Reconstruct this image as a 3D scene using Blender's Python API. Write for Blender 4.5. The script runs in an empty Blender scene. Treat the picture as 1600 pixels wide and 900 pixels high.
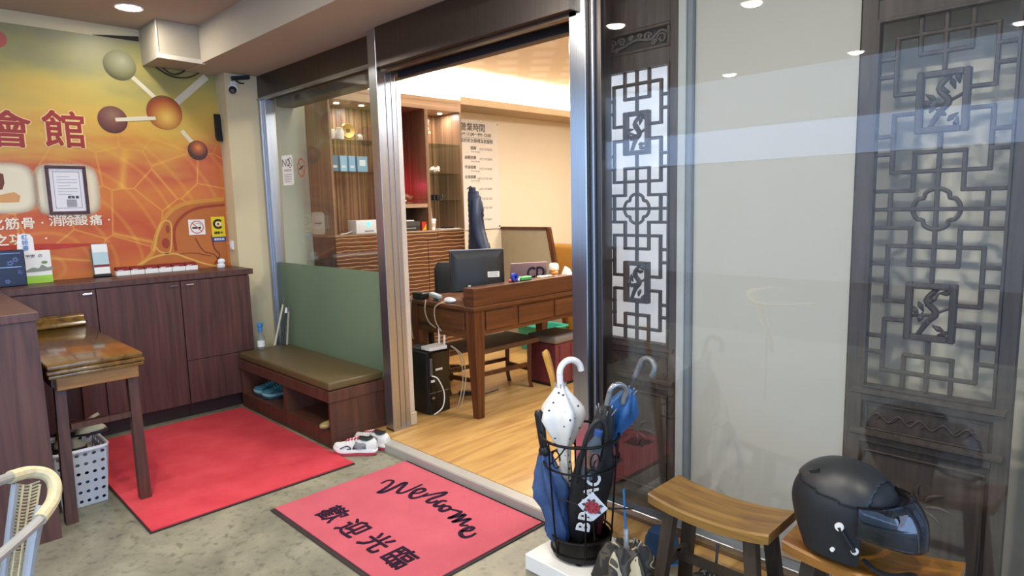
import bpy, bmesh, math, random
from mathutils import Matrix, Vector
random.seed(7)
sc = bpy.context.scene
COL = sc.collection
# ------------------------------------------------------------------ camera
EYE = Vector((0, 0, 1.5)); FPX = 1003.27
YAW, PITCH, ROLL = -.788776, -.128908, -.024659
FW = Vector((math.sin(YAW)*math.cos(PITCH), math.cos(YAW)*math.cos(PITCH), math.sin(PITCH)))
_r = Vector((math.cos(YAW), -math.sin(YAW), 0)); _u = _r.cross(FW)
RT = _r*math.cos(ROLL) + _u*math.sin(ROLL); UP = -_r*math.sin(ROLL) + _u*math.cos(ROLL)
cam = bpy.data.cameras.new('camera'); cam.sensor_width = 36; cam.lens = FPX*36/1600
cam.clip_start = .05; cam.clip_end = 200
camo = bpy.data.objects.new('camera', cam); COL.objects.link(camo)
m = Matrix((RT, UP, -FW)).transposed().to_4x4(); m.translation = EYE
camo.matrix_world = m; sc.camera = camo
def at(px, py, ax, v):
    """point of the real plane (ax = v) that the photograph shows at this pixel"""
    d = FW + RT*(px-800)/FPX - UP*(py-450)/FPX; i = 'xyz'.index(ax)
    return EYE + d*((v-EYE[i])/d[i])
# ------------------------------------------------------------------ world, lights, exposure
vs = sc.view_settings; vs.view_transform = 'Standard'; vs.look = 'None'; vs.gamma = 1; vs.use_curve_mapping = False
vs.exposure = 0.0
w = bpy.data.worlds.new('sky'); sc.world = w; w.use_nodes = True
bg = w.node_tree.nodes['Background']; bg.inputs[0].default_value = (.43, .63, 1, 1); bg.inputs[1].default_value = 5.0
def area(name, loc, rot, sx, sy, power, col=(1, 1, 1), shape='RECTANGLE', spread=math.pi):
    l = bpy.data.lights.new(name, 'AREA'); l.shape = shape; l.size = sx; l.size_y = sy; l.energy = power; l.color = col; l.spread = spread
    o = bpy.data.objects.new(name, l); COL.objects.link(o); o.location = loc; o.rotation_euler = rot; return o
WARM = (1, .945, .86); NEUT = (.95, .97, 1)
# LED strips in the shop's ceiling cove (on top of the soffit, shining up) and its overhead lights
area('cove_strip', (-4.86, 5.25, 2.56), (math.pi, -.35, 0), .12, 5.1, 220, WARM)
area('shop_overhead_light', (-3.4, 3.7, 2.68), (0, 0, 0), .5, .5, 40, WARM)
area('shop_overhead_light', (-3.2, 5.6, 2.68), (0, 0, 0), .6, .6, 50, WARM)
area('shop_overhead_light', (-1.7, 3.6, 2.68), (0, 0, 0), .6, .6, 60, NEUT)  # cool light added to whiten the screen's backing board from behind
# ------------------------------------------------------------------ helpers
def lin(h):
    if isinstance(h, (tuple, list)): c = h
    else: c = [int(h[i:i+2], 16)/255 for i in (0, 2, 4)]
    return tuple(((x/12.92) if x <= .04045 else ((x+.055)/1.055)**2.4) for x in c)
MATS = {}
def newmat(name):
    m = bpy.data.materials.new(name); m.use_nodes = True
    nt = m.node_tree; return m, nt, nt.nodes['Principled BSDF']
def N(nt, t, **kw):
    n = nt.nodes.new(t)
    for k, v in kw.items():
        if k.startswith('i_'): n.inputs[k[2:].replace('_', ' ')].default_value = v
        else: setattr(n, k, v)
    return n
def ramp(nt, fac, stops):
    r = nt.nodes.new('ShaderNodeValToRGB'); e = r.color_ramp.elements
    while len(e) < len(stops): e.new(.5)
    for q, (p, c) in zip(e, stops): q.position = p; q.color = (*lin(c), 1)
    nt.links.new(fac, r.inputs[0]); return r.outputs[0]
def coord(nt, scale=(1, 1, 1), rot=(0, 0, 0), loc=(0, 0, 0)):
    t = nt.nodes.new('ShaderNodeTexCoord'); mp = nt.nodes.new('ShaderNodeMapping')
    mp.inputs['Scale'].default_value = scale; mp.inputs['Rotation'].default_value = rot; mp.inputs['Location'].default_value = loc
    nt.links.new(t.outputs['Object'], mp.inputs[0]); return mp.outputs[0]
def bump(nt, p, h, s, d=.002):
    b = N(nt, 'ShaderNodeBump'); b.inputs['Strength'].default_value = s; b.inputs['Distance'].default_value = d
    nt.links.new(h, b.inputs['Height']); nt.links.new(b.outputs[0], p.inputs['Normal'])
def plain(name, col, rough=.5, metal=0, var=.06, vs_=12, bmp=0, spec=.5, em=None, ems=0, scale=(1, 1, 1), coat=0):
    if name in MATS: return MATS[name]
    m, nt, p = newmat(name); c = lin(col)
    p.inputs['Roughness'].default_value = rough; p.inputs['Metallic'].default_value = metal
    p.inputs['Specular IOR Level'].default_value = spec; p.inputs['Coat Weight'].default_value = coat
    n = N(nt, 'ShaderNodeTexNoise'); n.inputs['Scale'].default_value = vs_; n.inputs['Detail'].default_value = 5
    nt.links.new(coord(nt, scale), n.inputs[0])
    mx = N(nt, 'ShaderNodeMix', data_type='RGBA')
    mx.inputs['A'].default_value = (*[x*(1-var*2) for x in c], 1); mx.inputs['B'].default_value = (*[min(1, x*(1+var*2)) for x in c], 1)
    nt.links.new(n.outputs[0], mx.inputs['Factor']); nt.links.new(mx.outputs['Result'], p.inputs['Base Color'])
    if bmp: bump(nt, p, n.outputs[0], bmp)
    if em: p.inputs['Emission Color'].default_value = (*lin(em), 1); p.inputs['Emission Strength'].default_value = ems
    MATS[name] = m; return m
def wood(name, dark, light, scale=(30, 30, 2), rough=.4, bmp=.1, coat=0, contrast=(.3, .7), detail=6):
    if name in MATS: return MATS[name]
    m, nt, p = newmat(name)
    n = N(nt, 'ShaderNodeTexNoise'); n.inputs['Scale'].default_value = 1; n.inputs['Detail'].default_value = detail; n.inputs['Distortion'].default_value = .6
    nt.links.new(coord(nt, scale), n.inputs[0])
    nt.links.new(ramp(nt, n.outputs[0], [(contrast[0], dark), (contrast[1], light)]), p.inputs['Base Color'])
    p.inputs['Roughness'].default_value = rough; p.inputs['Coat Weight'].default_value = coat; p.inputs['Coat Roughness'].default_value = .1
    if bmp: bump(nt, p, n.outputs[0], bmp)
    MATS[name] = m; return m
def glass_mat(name, tint=(1, 1, 1), boost=1.0, haze=0):
    if name in MATS: return MATS[name]
    m, nt, p = newmat(name); nt.nodes.remove(p); out = nt.nodes['Material Output']
    g = N(nt, 'ShaderNodeNewGeometry'); d = N(nt, 'ShaderNodeVectorMath', operation='DOT_PRODUCT')
    nt.links.new(g.outputs['Normal'], d.inputs[0]); nt.links.new(g.outputs['Incoming'], d.inputs[1])
    a = N(nt, 'ShaderNodeMath', operation='ABSOLUTE'); nt.links.new(d.outputs['Value'], a.inputs[0])
    s = N(nt, 'ShaderNodeMath', operation='SUBTRACT'); s.inputs[0].default_value = 1; nt.links.new(a.outputs[0], s.inputs[1])
    q = N(nt, 'ShaderNodeMath', operation='POWER'); nt.links.new(s.outputs[0], q.inputs[0]); q.inputs[1].default_value = 5
    k = N(nt, 'ShaderNodeMath', operation='MULTIPLY_ADD'); nt.links.new(q.outputs[0], k.inputs[0]); k.inputs[1].default_value = .9; k.inputs[2].default_value = .045*boost
    tr = N(nt, 'ShaderNodeBsdfTransparent'); tr.inputs[0].default_value = (*tint, 1)
    gl = N(nt, 'ShaderNodeBsdfGlossy'); gl.inputs['Roughness'].default_value = 0.0
    mx = N(nt, 'ShaderNodeMixShader'); nt.links.new(k.outputs[0], mx.inputs[0]); nt.links.new(tr.outputs[0], mx.inputs[1]); nt.links.new(gl.outputs[0], mx.inputs[2])
    fin = mx
    if haze:
        df = N(nt, 'ShaderNodeBsdfDiffuse'); df.inputs[0].default_value = (*haze[0], 1)
        tl = N(nt, 'ShaderNodeBsdfTranslucent'); tl.inputs[0].default_value = (*haze[0], 1)
        m1 = N(nt, 'ShaderNodeMixShader'); m1.inputs[0].default_value = .6; nt.links.new(df.outputs[0], m1.inputs[1]); nt.links.new(tl.outputs[0], m1.inputs[2])
        m2 = N(nt, 'ShaderNodeMixShader'); m2.inputs[0].default_value = haze[1]; nt.links.new(mx.outputs[0], m2.inputs[1]); nt.links.new(m1.outputs[0], m2.inputs[2]); fin = m2
    nt.links.new(fin.outputs[0], out.inputs[0]); MATS[name] = m; return m
def emis(name, col, s):
    if name in MATS: return MATS[name]
    m, nt, p = newmat(name); p.inputs['Base Color'].default_value = (*lin(col), 1)
    p.inputs['Emission Color'].default_value = (*lin(col), 1); p.inputs['Emission Strength'].default_value = s
    MATS[name] = m; return m

WORLD = {}
def wm(o): return WORLD.get(o, Matrix())
class B:
    def __init__(s, T=None): s.v = []; s.f = []; s.T = T or Matrix()
    def add(s, vs_, fs):
        k = len(s.v); s.v += [s.T @ Vector(v) for v in vs_]; s.f += [tuple(i+k for i in f) for f in fs]; return s
    def box(s, a, b, bev=0, seg=1):
        x0, y0, z0 = [min(p, q) for p, q in zip(a, b)]; x1, y1, z1 = [max(p, q) for p, q in zip(a, b)]
        V = [(x0, y0, z0), (x1, y0, z0), (x1, y1, z0), (x0, y1, z0), (x0, y0, z1), (x1, y0, z1), (x1, y1, z1), (x0, y1, z1)]
        F = [(0, 3, 2, 1), (4, 5, 6, 7), (0, 1, 5, 4), (1, 2, 6, 5), (2, 3, 7, 6), (3, 0, 4, 7)]
        if not bev: return s.add(V, F)
        bm = bmesh.new(); q = [bm.verts.new(v) for v in V]
        for f in F: bm.faces.new([q[i] for i in f])
        bmesh.ops.bevel(bm, geom=bm.edges[:], offset=bev, segments=seg, profile=.5, affect='EDGES')
        bm.verts.index_update(); s.add([v.co[:] for v in bm.verts], [[v.index for v in f.verts] for f in bm.faces]); bm.free(); return s
    def bar(s, p, q, w, h, up=(0, 0, 1), bev=0):
        """square bar from p to q, w wide (sideways) and h high (along up)"""
        p = Vector(p); q = Vector(q); d = q-p; L = d.length; d.normalize(); u = Vector(up); sd = d.cross(u)
        if sd.length < 1e-5: sd = d.cross(Vector((1, 0, 0)))
        sd.normalize(); u = sd.cross(d)
        k = B(); k.box((-w/2, -h/2, 0), (w/2, h/2, L), bev)
        M = Matrix((sd, u, d)).transposed().to_4x4(); M.translation = p
        return s.add([M @ v for v in k.v], k.f)
    def ring(s, c, ax1, ax2, r1, r2, n): return [Vector(c)+Vector(ax1)*r1*math.cos(2*math.pi*i/n)+Vector(ax2)*r2*math.sin(2*math.pi*i/n) for i in range(n)]
    def loft(s, rings, closed=False, cap=True):
        n = len(rings[0]); V = [v for r in rings for v in r]; F = []; R = len(rings)
        for j in range(R if closed else R-1):
            for i in range(n):
                a = j*n+i; b = j*n+(i+1) % n; c = ((j+1) % R)*n+(i+1) % n; d = ((j+1) % R)*n+i; F.append((a, b, c, d))
        if cap and not closed: F += [tuple(range(n))[::-1], tuple(range((R-1)*n, R*n))]
        return s.add(V, F)
    def tube(s, pts, r, n=8, closed=False, flat=None, smooth=0):
        pts = [Vector(p) for p in pts]
        rs = list(r) if isinstance(r, (list, tuple)) else [r]*len(pts)
        if smooth: pts, rs = spline(pts, smooth, closed, rs)
        K = len(pts); rings = []; u = None
        for i, p in enumerate(pts):
            if closed: d = pts[(i+1) % K]-pts[i-1]
            else: d = pts[min(i+1, K-1)]-pts[max(i-1, 0)]
            d.normalize()
            if u is None:
                u = Vector((0, 0, 1)) if abs(d.z) < .9 else Vector((1, 0, 0))
            u = u-d*u.dot(d); u.normalize(); sd = d.cross(u)
            rings.append(s.ring(p, sd, u, rs[i], rs[i]*(flat or 1), n))
        return s.loft(rings, closed)
    def lathe(s, prof, c=(0, 0, 0), n=24, cap=True):
        c = Vector(c); return s.loft([[c+Vector((r*math.cos(2*math.pi*i/n), r*math.sin(2*math.pi*i/n), z)) for i in range(n)] for r, z in prof], cap=cap)
    def prism(s, poly, a, b, plane='xy'):
        def P(u, v, d): return {'xy': (u, v, d), 'yz': (d, u, v), 'xz': (u, d, v)}[plane]
        n = len(poly); V = [P(u, v, a) for u, v in poly]+[P(u, v, b) for u, v in poly]
        F = [tuple(range(n))[::-1], tuple(range(n, 2*n))]+[(i, (i+1) % n, n+(i+1) % n, n+i) for i in range(n)]
        return s.add(V, F)
    def ell(s, c, r, n=16, m=10):
        rr = r if isinstance(r, (tuple, list)) else (r, r, r); c = Vector(c)
        R = []
        for j in range(m+1):
            t = math.pi*(.02+.96*j/m); z = -math.cos(t); q = math.sin(t)
            R.append([c+Vector((rr[0]*q*math.cos(2*math.pi*i/n), rr[1]*q*math.sin(2*math.pi*i/n), rr[2]*z)) for i in range(n)])
        return s.loft(R)
    def go(s, name, mat, parent=None, smooth=35, origin=None, sub=0):
        """link everything collected as ONE mesh object"""
        me = bpy.data.meshes.new(name)
        if parent is not None: inv = wm(parent).inverted(); V = [inv @ v for v in s.v]; W = wm(parent)
        else:
            if origin is None:
                xs = [v.x for v in s.v]; ys = [v.y for v in s.v]; origin = Vector(((min(xs)+max(xs))/2, (min(ys)+max(ys))/2, min(v.z for v in s.v)))
            origin = Vector(origin); W = Matrix.Translation(origin); V = [v-origin for v in s.v]
        me.from_pydata([v[:] for v in V], [], s.f); me.update()
        bm = bmesh.new(); bm.from_mesh(me); bmesh.ops.recalc_face_normals(bm, faces=bm.faces[:]); bm.to_mesh(me); bm.free()
        me.materials.append(mat)
        if smooth: me.shade_smooth(); me.set_sharp_from_angle(angle=math.radians(smooth))
        o = bpy.data.objects.new(name, me); COL.objects.link(o)
        if parent is not None: o.parent = parent
        else: o.location = origin
        if sub:
            md = o.modifiers.new('subdivision', 'SUBSURF'); md.levels = sub; md.render_levels = sub
        WORLD[o] = W; return o
def spline(pts, k, closed=False, rs=None):
    out = []; ro = []; n = len(pts)
    for i in range(n if closed else n-1):
        g = lambda j: pts[j % n] if closed else pts[max(0, min(n-1, j))]
        p0, p1, p2, p3 = g(i-1), g(i), g(i+1), g(i+2)
        for t in range(k):
            t /= k; out.append(.5*((2*p1)+(p2-p0)*t+(2*p0-5*p1+4*p2-p3)*t*t+(3*p1-p0-3*p2+p3)*t*t*t))
            if rs: ro.append(rs[i]*(1-t)+rs[(i+1) % n]*t)
    if not closed: out.append(pts[-1]); ro.append(rs[-1] if rs else 0)
    return (out, ro) if rs else out
def sp2(pts, k=6, closed=False): return [(v.x, v.y) for v in spline([Vector((p[0], p[1], 0)) for p in pts], k, closed)]
def tag(o, label=None, cat=None, group=None, kind=None):
    for k, v in (('label', label), ('category', cat), ('group', group), ('kind', kind)):
        if v: o[k] = v
    return o
def thing(name, label, cat, loc, group=None, kind=None):
    o = bpy.data.objects.new(name, None); COL.objects.link(o); o.location = loc; o.empty_display_size = .1
    WORLD[o] = Matrix.Translation(Vector(loc)); return tag(o, label, cat, group, kind)
def S(o): o['kind'] = 'structure'; return o
def frame(o, x, y, z=None):
    """matrix with local x, y axes given in world"""
    x = Vector(x).normalized(); y = Vector(y).normalized(); z = x.cross(y)
    M = Matrix((x, y, z)).transposed().to_4x4(); M.translation = Vector(o); return M
def text(s, size, T, name, mat, parent, bold=0, ext=.0006, align='LEFT', sx=1, shear=0, space=1):
    c = bpy.data.curves.new('t', 'FONT'); c.body = s; c.size = size; c.extrude = ext; c.align_x = align; c.align_y = 'CENTER'; c.shear = shear; c.space_character = space; c.resolution_u = 3
    o = bpy.data.objects.new('t', c); COL.objects.link(o)
    bpy.context.view_layer.update()
    me = bpy.data.meshes.new_from_object(o.evaluated_get(bpy.context.evaluated_depsgraph_get()))
    b = B()
    for kk, (ox, oy) in enumerate([(0, 0)] if not bold else [(bold, 0), (-bold, 0), (0, bold), (0, -bold), (bold*.7, bold*.7), (-bold*.7, -bold*.7), (bold*.7, -bold*.7), (-bold*.7, bold*.7)]):
        b.T = T @ Matrix.Translation((ox, oy, kk*.00022)) @ Matrix.Diagonal((sx, 1, 1, 1)); b.add([v.co for v in me.vertices], [tuple(p.vertices) for p in me.polygons])
    bpy.data.objects.remove(o); bpy.data.curves.remove(c); bpy.data.meshes.remove(me)
    return b.go(name, mat, parent, smooth=0)
def ribbon(b, pts, w, z0=0, z1=.0006):
    """flat pen stroke through 2-D points, width w (number or list)"""
    K = len(pts); L = []; R = []
    for i, p in enumerate(pts):
        q = pts[min(i+1, K-1)]; r = pts[max(i-1, 0)]; dx, dy = q[0]-r[0], q[1]-r[1]; l = math.hypot(dx, dy) or 1
        ww = (w[i] if isinstance(w, (list, tuple)) else w)/2; L.append((p[0]-dy/l*ww, p[1]+dx/l*ww)); R.append((p[0]+dy/l*ww, p[1]-dx/l*ww))
    V = []; F = []
    for a, c in zip(L, R): V += [(*a, z0), (*c, z0), (*a, z1), (*c, z1)]
    for i in range(K-1):
        k = 4*i; F += [(k+2, k+3, k+7, k+6), (k, k+4, k+5, k+1), (k, k+2, k+6, k+4), (k+1, k+5, k+7, k+3)]
    F += [(0, 1, 3, 2), (4*K-4, 4*K-2, 4*K-1, 4*K-3)]
    return b.add(V, F)
def disc(b, c, r, n=24, z0=0, z1=.0006, ry=None):
    P = [(c[0]+r*math.cos(2*math.pi*i/n), c[1]+(ry or r)*math.sin(2*math.pi*i/n)) for i in range(n)]
    return b.prism(P, z0, z1)
# ------------------------------------------------------------------ shared materials
def m_floor():
    m, nt, p = newmat('polished_concrete'); c = coord(nt)
    n1 = N(nt, 'ShaderNodeTexNoise'); n1.inputs['Scale'].default_value = 2.2; n1.inputs['Detail'].default_value = 9; n1.inputs['Roughness'].default_value = .65; n1.inputs['Distortion'].default_value = .5; nt.links.new(c, n1.inputs[0])
    a = ramp(nt, n1.outputs[0], [(.3, '605f54'), (.5, '7d7b6a'), (.68, '98947f')])
    n2 = N(nt, 'ShaderNodeTexNoise'); n2.inputs['Scale'].default_value = 26; n2.inputs['Detail'].default_value = 6; nt.links.new(c, n2.inputs[0])
    bcol = ramp(nt, n2.outputs[0], [(.30, '6f6d63'), (.46, 'ffffff'), (1, 'ffffff')])
    mx = N(nt, 'ShaderNodeMix', data_type='RGBA', blend_type='MULTIPLY'); mx.inputs['Factor'].default_value = .5
    nt.links.new(a, mx.inputs['A']); nt.links.new(bcol, mx.inputs['B']); nt.links.new(mx.outputs['Result'], p.inputs['Base Color'])
    p.inputs['Roughness'].default_value = .42; bump(nt, p, n2.outputs[0], .08); return m
def m_planks():
    m, nt, p = newmat('honey_wood_flooring'); c = coord(nt, (14, 1.6, 1))
    n = N(nt, 'ShaderNodeTexNoise'); n.inputs['Scale'].default_value = 1; n.inputs['Detail'].default_value = 7; n.inputs['Distortion'].default_value = .8; nt.links.new(c, n.inputs[0])
    nt.links.new(ramp(nt, n.outputs[0], [(.25, '94693a'), (.5, 'ba9155'), (.75, 'c9a468')]), p.inputs['Base Color'])
    p.inputs['Roughness'].default_value = .35; return m
def m_steel(name='brushed_steel', col='bcc0c8', rough=.33):
    if name in MATS: return MATS[name]
    m, nt, p = newmat(name); n = N(nt, 'ShaderNodeTexNoise'); n.inputs['Scale'].default_value = 1; n.inputs['Detail'].default_value = 4
    nt.links.new(coord(nt, (260, 260, 3)), n.inputs[0]); nt.links.new(ramp(nt, n.outputs[0], [(.3, [x*.9 for x in [int(col[i:i+2], 16)/255 for i in (0, 2, 4)]]), (.7, col)]), p.inputs['Base Color'])
    p.inputs['Metallic'].default_value = 1; p.inputs['Roughness'].default_value = rough; bump(nt, p, n.outputs[0], .04, .001); MATS[name] = m; return m
def m_wave():
    m, nt, p = newmat('carved_wave_veneer'); c = coord(nt, (1, .55, 1))
    wv = N(nt, 'ShaderNodeTexWave', wave_type='BANDS', bands_direction='Z'); wv.inputs['Scale'].default_value = 9; wv.inputs['Distortion'].default_value = 3; wv.inputs['Detail'].default_value = 1.5; wv.inputs['Detail Scale'].default_value = 1.2
    nt.links.new(c, wv.inputs[0])
    nt.links.new(ramp(nt, wv.outputs['Fac'], [(0, '5e3820'), (.6, '6c4229'), (.92, '784c30'), (.99, 'c8a275')]), p.inputs['Base Color'])
    p.inputs['Roughness'].default_value = .4; bump(nt, p, wv.outputs['Fac'], .1, .002); return m
STEEL = m_steel(); DSTEEL = m_steel('dark_steel', '6e6763', .32); WAVE = m_wave()
VEN = wood('walnut_laminate', '432823', '603f37', (34, 34, 1.6), .42, .06)
TEAK = wood('teak_desk_wood', '3c200f', '693d20', (4, 1.4, 30), .35, .06)
ZEBRA = wood('zebrano_veneer', '4d3020', 'a57e58', (60, 60, .5), .4, .03, contrast=(.35, .66))
ZEBH = wood('zebrano_veneer_level', '8a6a50', 'b99c7e', (2, .8, 60), .4, .03, contrast=(.3, .7))
CARVE = wood('dark_carved_wood', '3f3530', '594d45', (40, 40, 2.5), .5, .1)
WHITE = plain('white_paint', 'e6e2d8', .6, var=.02)
BLACKP = plain('black_plastic', '17181a', .38, var=.1)
WHITEP = plain('white_plastic', 'eceef0', .35, var=.02)
CREAM = plain('cream_paint', 'd2c39c', .7, var=.03, vs_=4)
CEIL = plain('matt_ceiling_paint', 'b3a596', .8, var=.03, vs_=3)
INK = plain('black_ink', '1b1a1c', .6, var=.02)
GREYINK = plain('grey_ink', '6c6660', .6, var=.02)
PAPER = plain('white_paper', 'efeeea', .7, var=.02)
CLEAR = glass_mat('clear_glass', (.93, .96, .95), 1.5)
SHELFG = glass_mat('shelf_glass', (.8, .88, .85), 1.2)
CHROME = plain('chrome', 'd8dadd', .12, 1, var=.02)
BLKM = plain('black_wrought_iron', '1d1a19', .45, .6, var=.1)
# ================================================================== the setting
GY = 2.36                                     # plane of the shop front
S(B().box((-6.5, -2.2, -.12), (4, 2.15, 0)).go('floor', m_floor()))
S(B().box((-6.5, 2.2, -.1), (1.4, 8.2, .05)).go('floor', m_planks()))
S(B().box((-3.6, 2.125, -.02), (-1.80, 2.2, .05), .006).go('trim_1', plain('threshold_stone', 'a5a29a', .35, var=.06)))
PAVE = plain('asphalt', '4c4e52', .9, var=.1)
S(B().box((-14, -16, -.25), (12, -2.2, -.12)).go('ground', PAVE))
# mural wall, pillar, beams, ceiling
S(B().box((-5.6, -.7, 0), (-5.36, 2.36, 2.95)).go('wall_left', CREAM))
S(B().box((-5.36, 2.08, 0), (-5.205, 2.34, 2.57)).go('wall_pillar', CREAM))
S(B().box((-6.5, -2.2, 2.83), (4, 1.834, 2.95)).go('ceiling', CEIL))
S(B().box((-5.36, 1.834, 2.57), (4, 2.5, 2.95)).go('beam', plain('beam_paint', 'b5aa97', .8, var=.03, vs_=3)))
# boxed-in duct on the mural wall
t = thing('ceiling_duct_box', 'cream boxed duct hanging in the ceiling corner above the mural', 'duct box', (-5.17, 1.71, 2.57), kind='structure')
BX = plain('duct_board', 'aca28f', .7, var=.03)
B().box((-5.355, 1.55, 2.575), (-4.985, 1.832, 2.828)).go('casing', BX, t)
b = B(); b.bar((-4.978, 1.54, 2.585), (-4.978, 1.86, 2.578), .018, .03); b.go('edge_trim', plain('duct_trim', 'd5cdbd', .6), t)
B().bar((-4.984, 1.552, 2.6), (-4.984, 1.552, 2.826), .008, .008).go('corner_trim', MATS['duct_trim'], t)
# opposite side of the street and the arcade edge, seen only as reflections
S(B().box((-14, -9.2, -.2), (12, -8.36, 7.5)).go('wall_street', plain('street_building', 'a8a59f', .8, var=.15, vs_=2)))
a1 = B().box((-8, -6.25, 2.15), (9, -6.0, 2.7)).go('awning_sign', plain('white_awning', 'f4f6fa', .6, var=.03)); tag(a1, 'long white awning band across the street seen mirrored in the window', 'awning')
# --- left window of the shop front
wnd = S(thing('window_1', None, None, (-4.3, GY, 0)))
B().box((-5.205, 2.335, 2.395), (-3.5, 2.42, 2.585)).go('fascia', DSTEEL, wnd)
B().box((-5.205, 2.322, 2.38), (-3.5, 2.36, 2.396)).go('transom_bar', STEEL, wnd)
B().box((-5.205, 2.33, .0), (-5.165, 2.43, 2.39), .003).go('jamb', STEEL, wnd)
B().box((-5.163, 2.345, .0), (-5.112, 2.43, 2.39), .003).go('jamb', STEEL, wnd)
B().box((-5.112, 2.372, .06), (-3.5, 2.38, 2.385)).go('glass_pane', CLEAR, wnd)
FROST = glass_mat('frosted_green_film', (.80, .9, .82), .9, ((.27, .36, .28), .62))
B().box((-5.11, 2.3685, .06), (-3.505, 2.3712, 1.078)).go('frosted_film', FROST, wnd)
B().box((-5.2, 2.33, 0), (-3.5, 2.43, .06)).go('sill', STEEL, wnd)
# post between the window and the doorway, with the sliding door's tracks
S(B().box((-3.505, 2.28, .05), (-3.418, 2.338, 2.585), .003).go('trim_2', STEEL))
p = S(thing('door_1', None, None, (-3.45, 2.4, .05)))
B().box((-3.495, 2.346, .05), (-3.426, 2.385, 2.36), .003).go('track_post', STEEL, p)
B().box((-3.49, 2.392, .05), (-3.432, 2.425, 2.36), .003).go('track_post', STEEL, p)
B().box((-3.52, 2.43, .14), (-3.438, 2.468, 2.25), .003).go('door_stile', plain('pale_aluminium', 'd7d5d3', .4, .6, var=.03), p)
B().box((-3.5, 2.425, .052), (-3.425, 2.475, .14), .004).go('stile_foot', plain('pale_stone', 'b7a98e', .6), p)
B().box((-3.505, 2.28, .048), (-3.415, 2.42, .062)).go('floor_rail', STEEL, p)
# header over the doorway
hd = S(thing('door_header', None, None, (-2.6, 2.3, 2.3)))
B().box((-3.385, 2.26, 2.335), (-1.875, 2.43, 2.568), .003).go('header_casing', DSTEEL, hd)
B().box((-3.41, 2.43, 2.3), (-1.875, 2.455, 2.42)).go('track_rail', plain('track_black', '24242a', .5), hd)
B().box((-3.41, 2.3, 2.318), (-1.875, 2.34, 2.335)).go('track_lip', plain('track_bronze', '6b5a4c', .35, .7), hd)
S(B().box((-5.15, 2.456, 2.335), (-1.93, 2.6, 2.75)).go('trim_3', plain('inner_lintel', '6d6258', .7)))
# right post, right window
S(B().box((-1.918, 2.3, .05), (-1.826, 2.43, 2.568), .003).go('trim_4', m_steel('mirror_steel', 'cfd3da', .2)))
w2 = S(thing('window_2', None, None, (-.8, GY, 0)))
B().box((-1.825, 2.325, .0), (-1.812, 2.42, 2.568), .002).go('jamb', DSTEEL, w2)
B().box((-1.811, 2.322, .0), (-1.80, 2.42, 2.568), .002).go('jamb', STEEL, w2)
B().box((-1.799, 2.34, .0), (-1.772, 2.42, 2.568), .002).go('jamb', DSTEEL, w2)
B().box((-1.772, 2.356, .1), (1.0, 2.364, 2.56)).go('glass_pane', glass_mat('window_glass', (.96, .97, .97), 1.5), w2)
B().box((-1.825, 2.33, .075), (1.0, 2.40, .105), .003).go('sill', STEEL, w2)
B().box((-1.825, 2.345, .0), (1.0, 2.42, .075)).go('kick_panel', m_steel('kick_steel', '98918f', .3), w2)
S(B().box((-1.9, 2.34, 2.56), (4, 2.45, 2.6)).go('trim_5', DSTEEL))
S(B().box((-.2, 2.43, 0), (4, 2.62, 2.57)).go('wall_right', plain('bluish_lit_wall', 'aab1c0', .6)))  # bluish light falling on this wall is put into its colour
S(B().box((1.0, 2.2, 0), (4, 2.43, 2.57)).go('wall_right', MATS['bluish_lit_wall']))
# shop interior
CREAMW = plain('warm_cream_wall', 'ece0c8', .8, var=.02, vs_=3)
S(B().box((-5.4, 2.44, 0), (-5.15, 8.2, 2.9)).go('wall_shop_left', plain('pale_shop_wall', 'd9d6c4', .8, var=.02) if False else CREAMW))
S(B().box((-5.4, 8.0, 0), (1.4, 8.2, 2.9)).go('wall_shop_back', CREAMW))
S(B().box((1.2, 2.6, 0), (1.4, 8.2, 2.9)).go('wall_shop_right', CREAMW))
S(B().box((-1.42, 2.72, .05), (1.2, 2.8, 2.8)).go('wall_display', plain('display_wall', 'e6e0d0', .8, var=.03)))
def m_pattern():
    m, nt, p = newmat('patterned_ceiling_paper'); c = coord(nt, (3.4, 3.4, 3.4), (0, 0, .78))
    v = N(nt, 'ShaderNodeTexVoronoi', feature='F1', distance='CHEBYCHEV'); v.inputs['Scale'].default_value = 1; v.inputs['Randomness'].default_value = 0; nt.links.new(c, v.inputs[0])
    nt.links.new(ramp(nt, v.outputs['Distance'], [(.22, 'fffaf4'), (.36, 'f3e9dc')]), p.inputs['Base Color']); p.inputs['Roughness'].default_value = .7; return m
S(B().box((-5.4, 2.44, 2.72), (1.4, 8.2, 2.9)).go('ceiling', m_pattern()))
S(B().box((-5.15, 4.103, 2.46), (-4.76, 8.0, 2.53)).go('trim_6', plain('soffit_paint', 'b8a284', .7)))
# pale wall strip between the left window and the cabinet
S(B().box((-5.149, 2.44, .05), (-5.135, 2.695, 2.6)).go('trim_7', plain('pale_green_wall', 'c9cdbd', .7, var=.02)))
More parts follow.
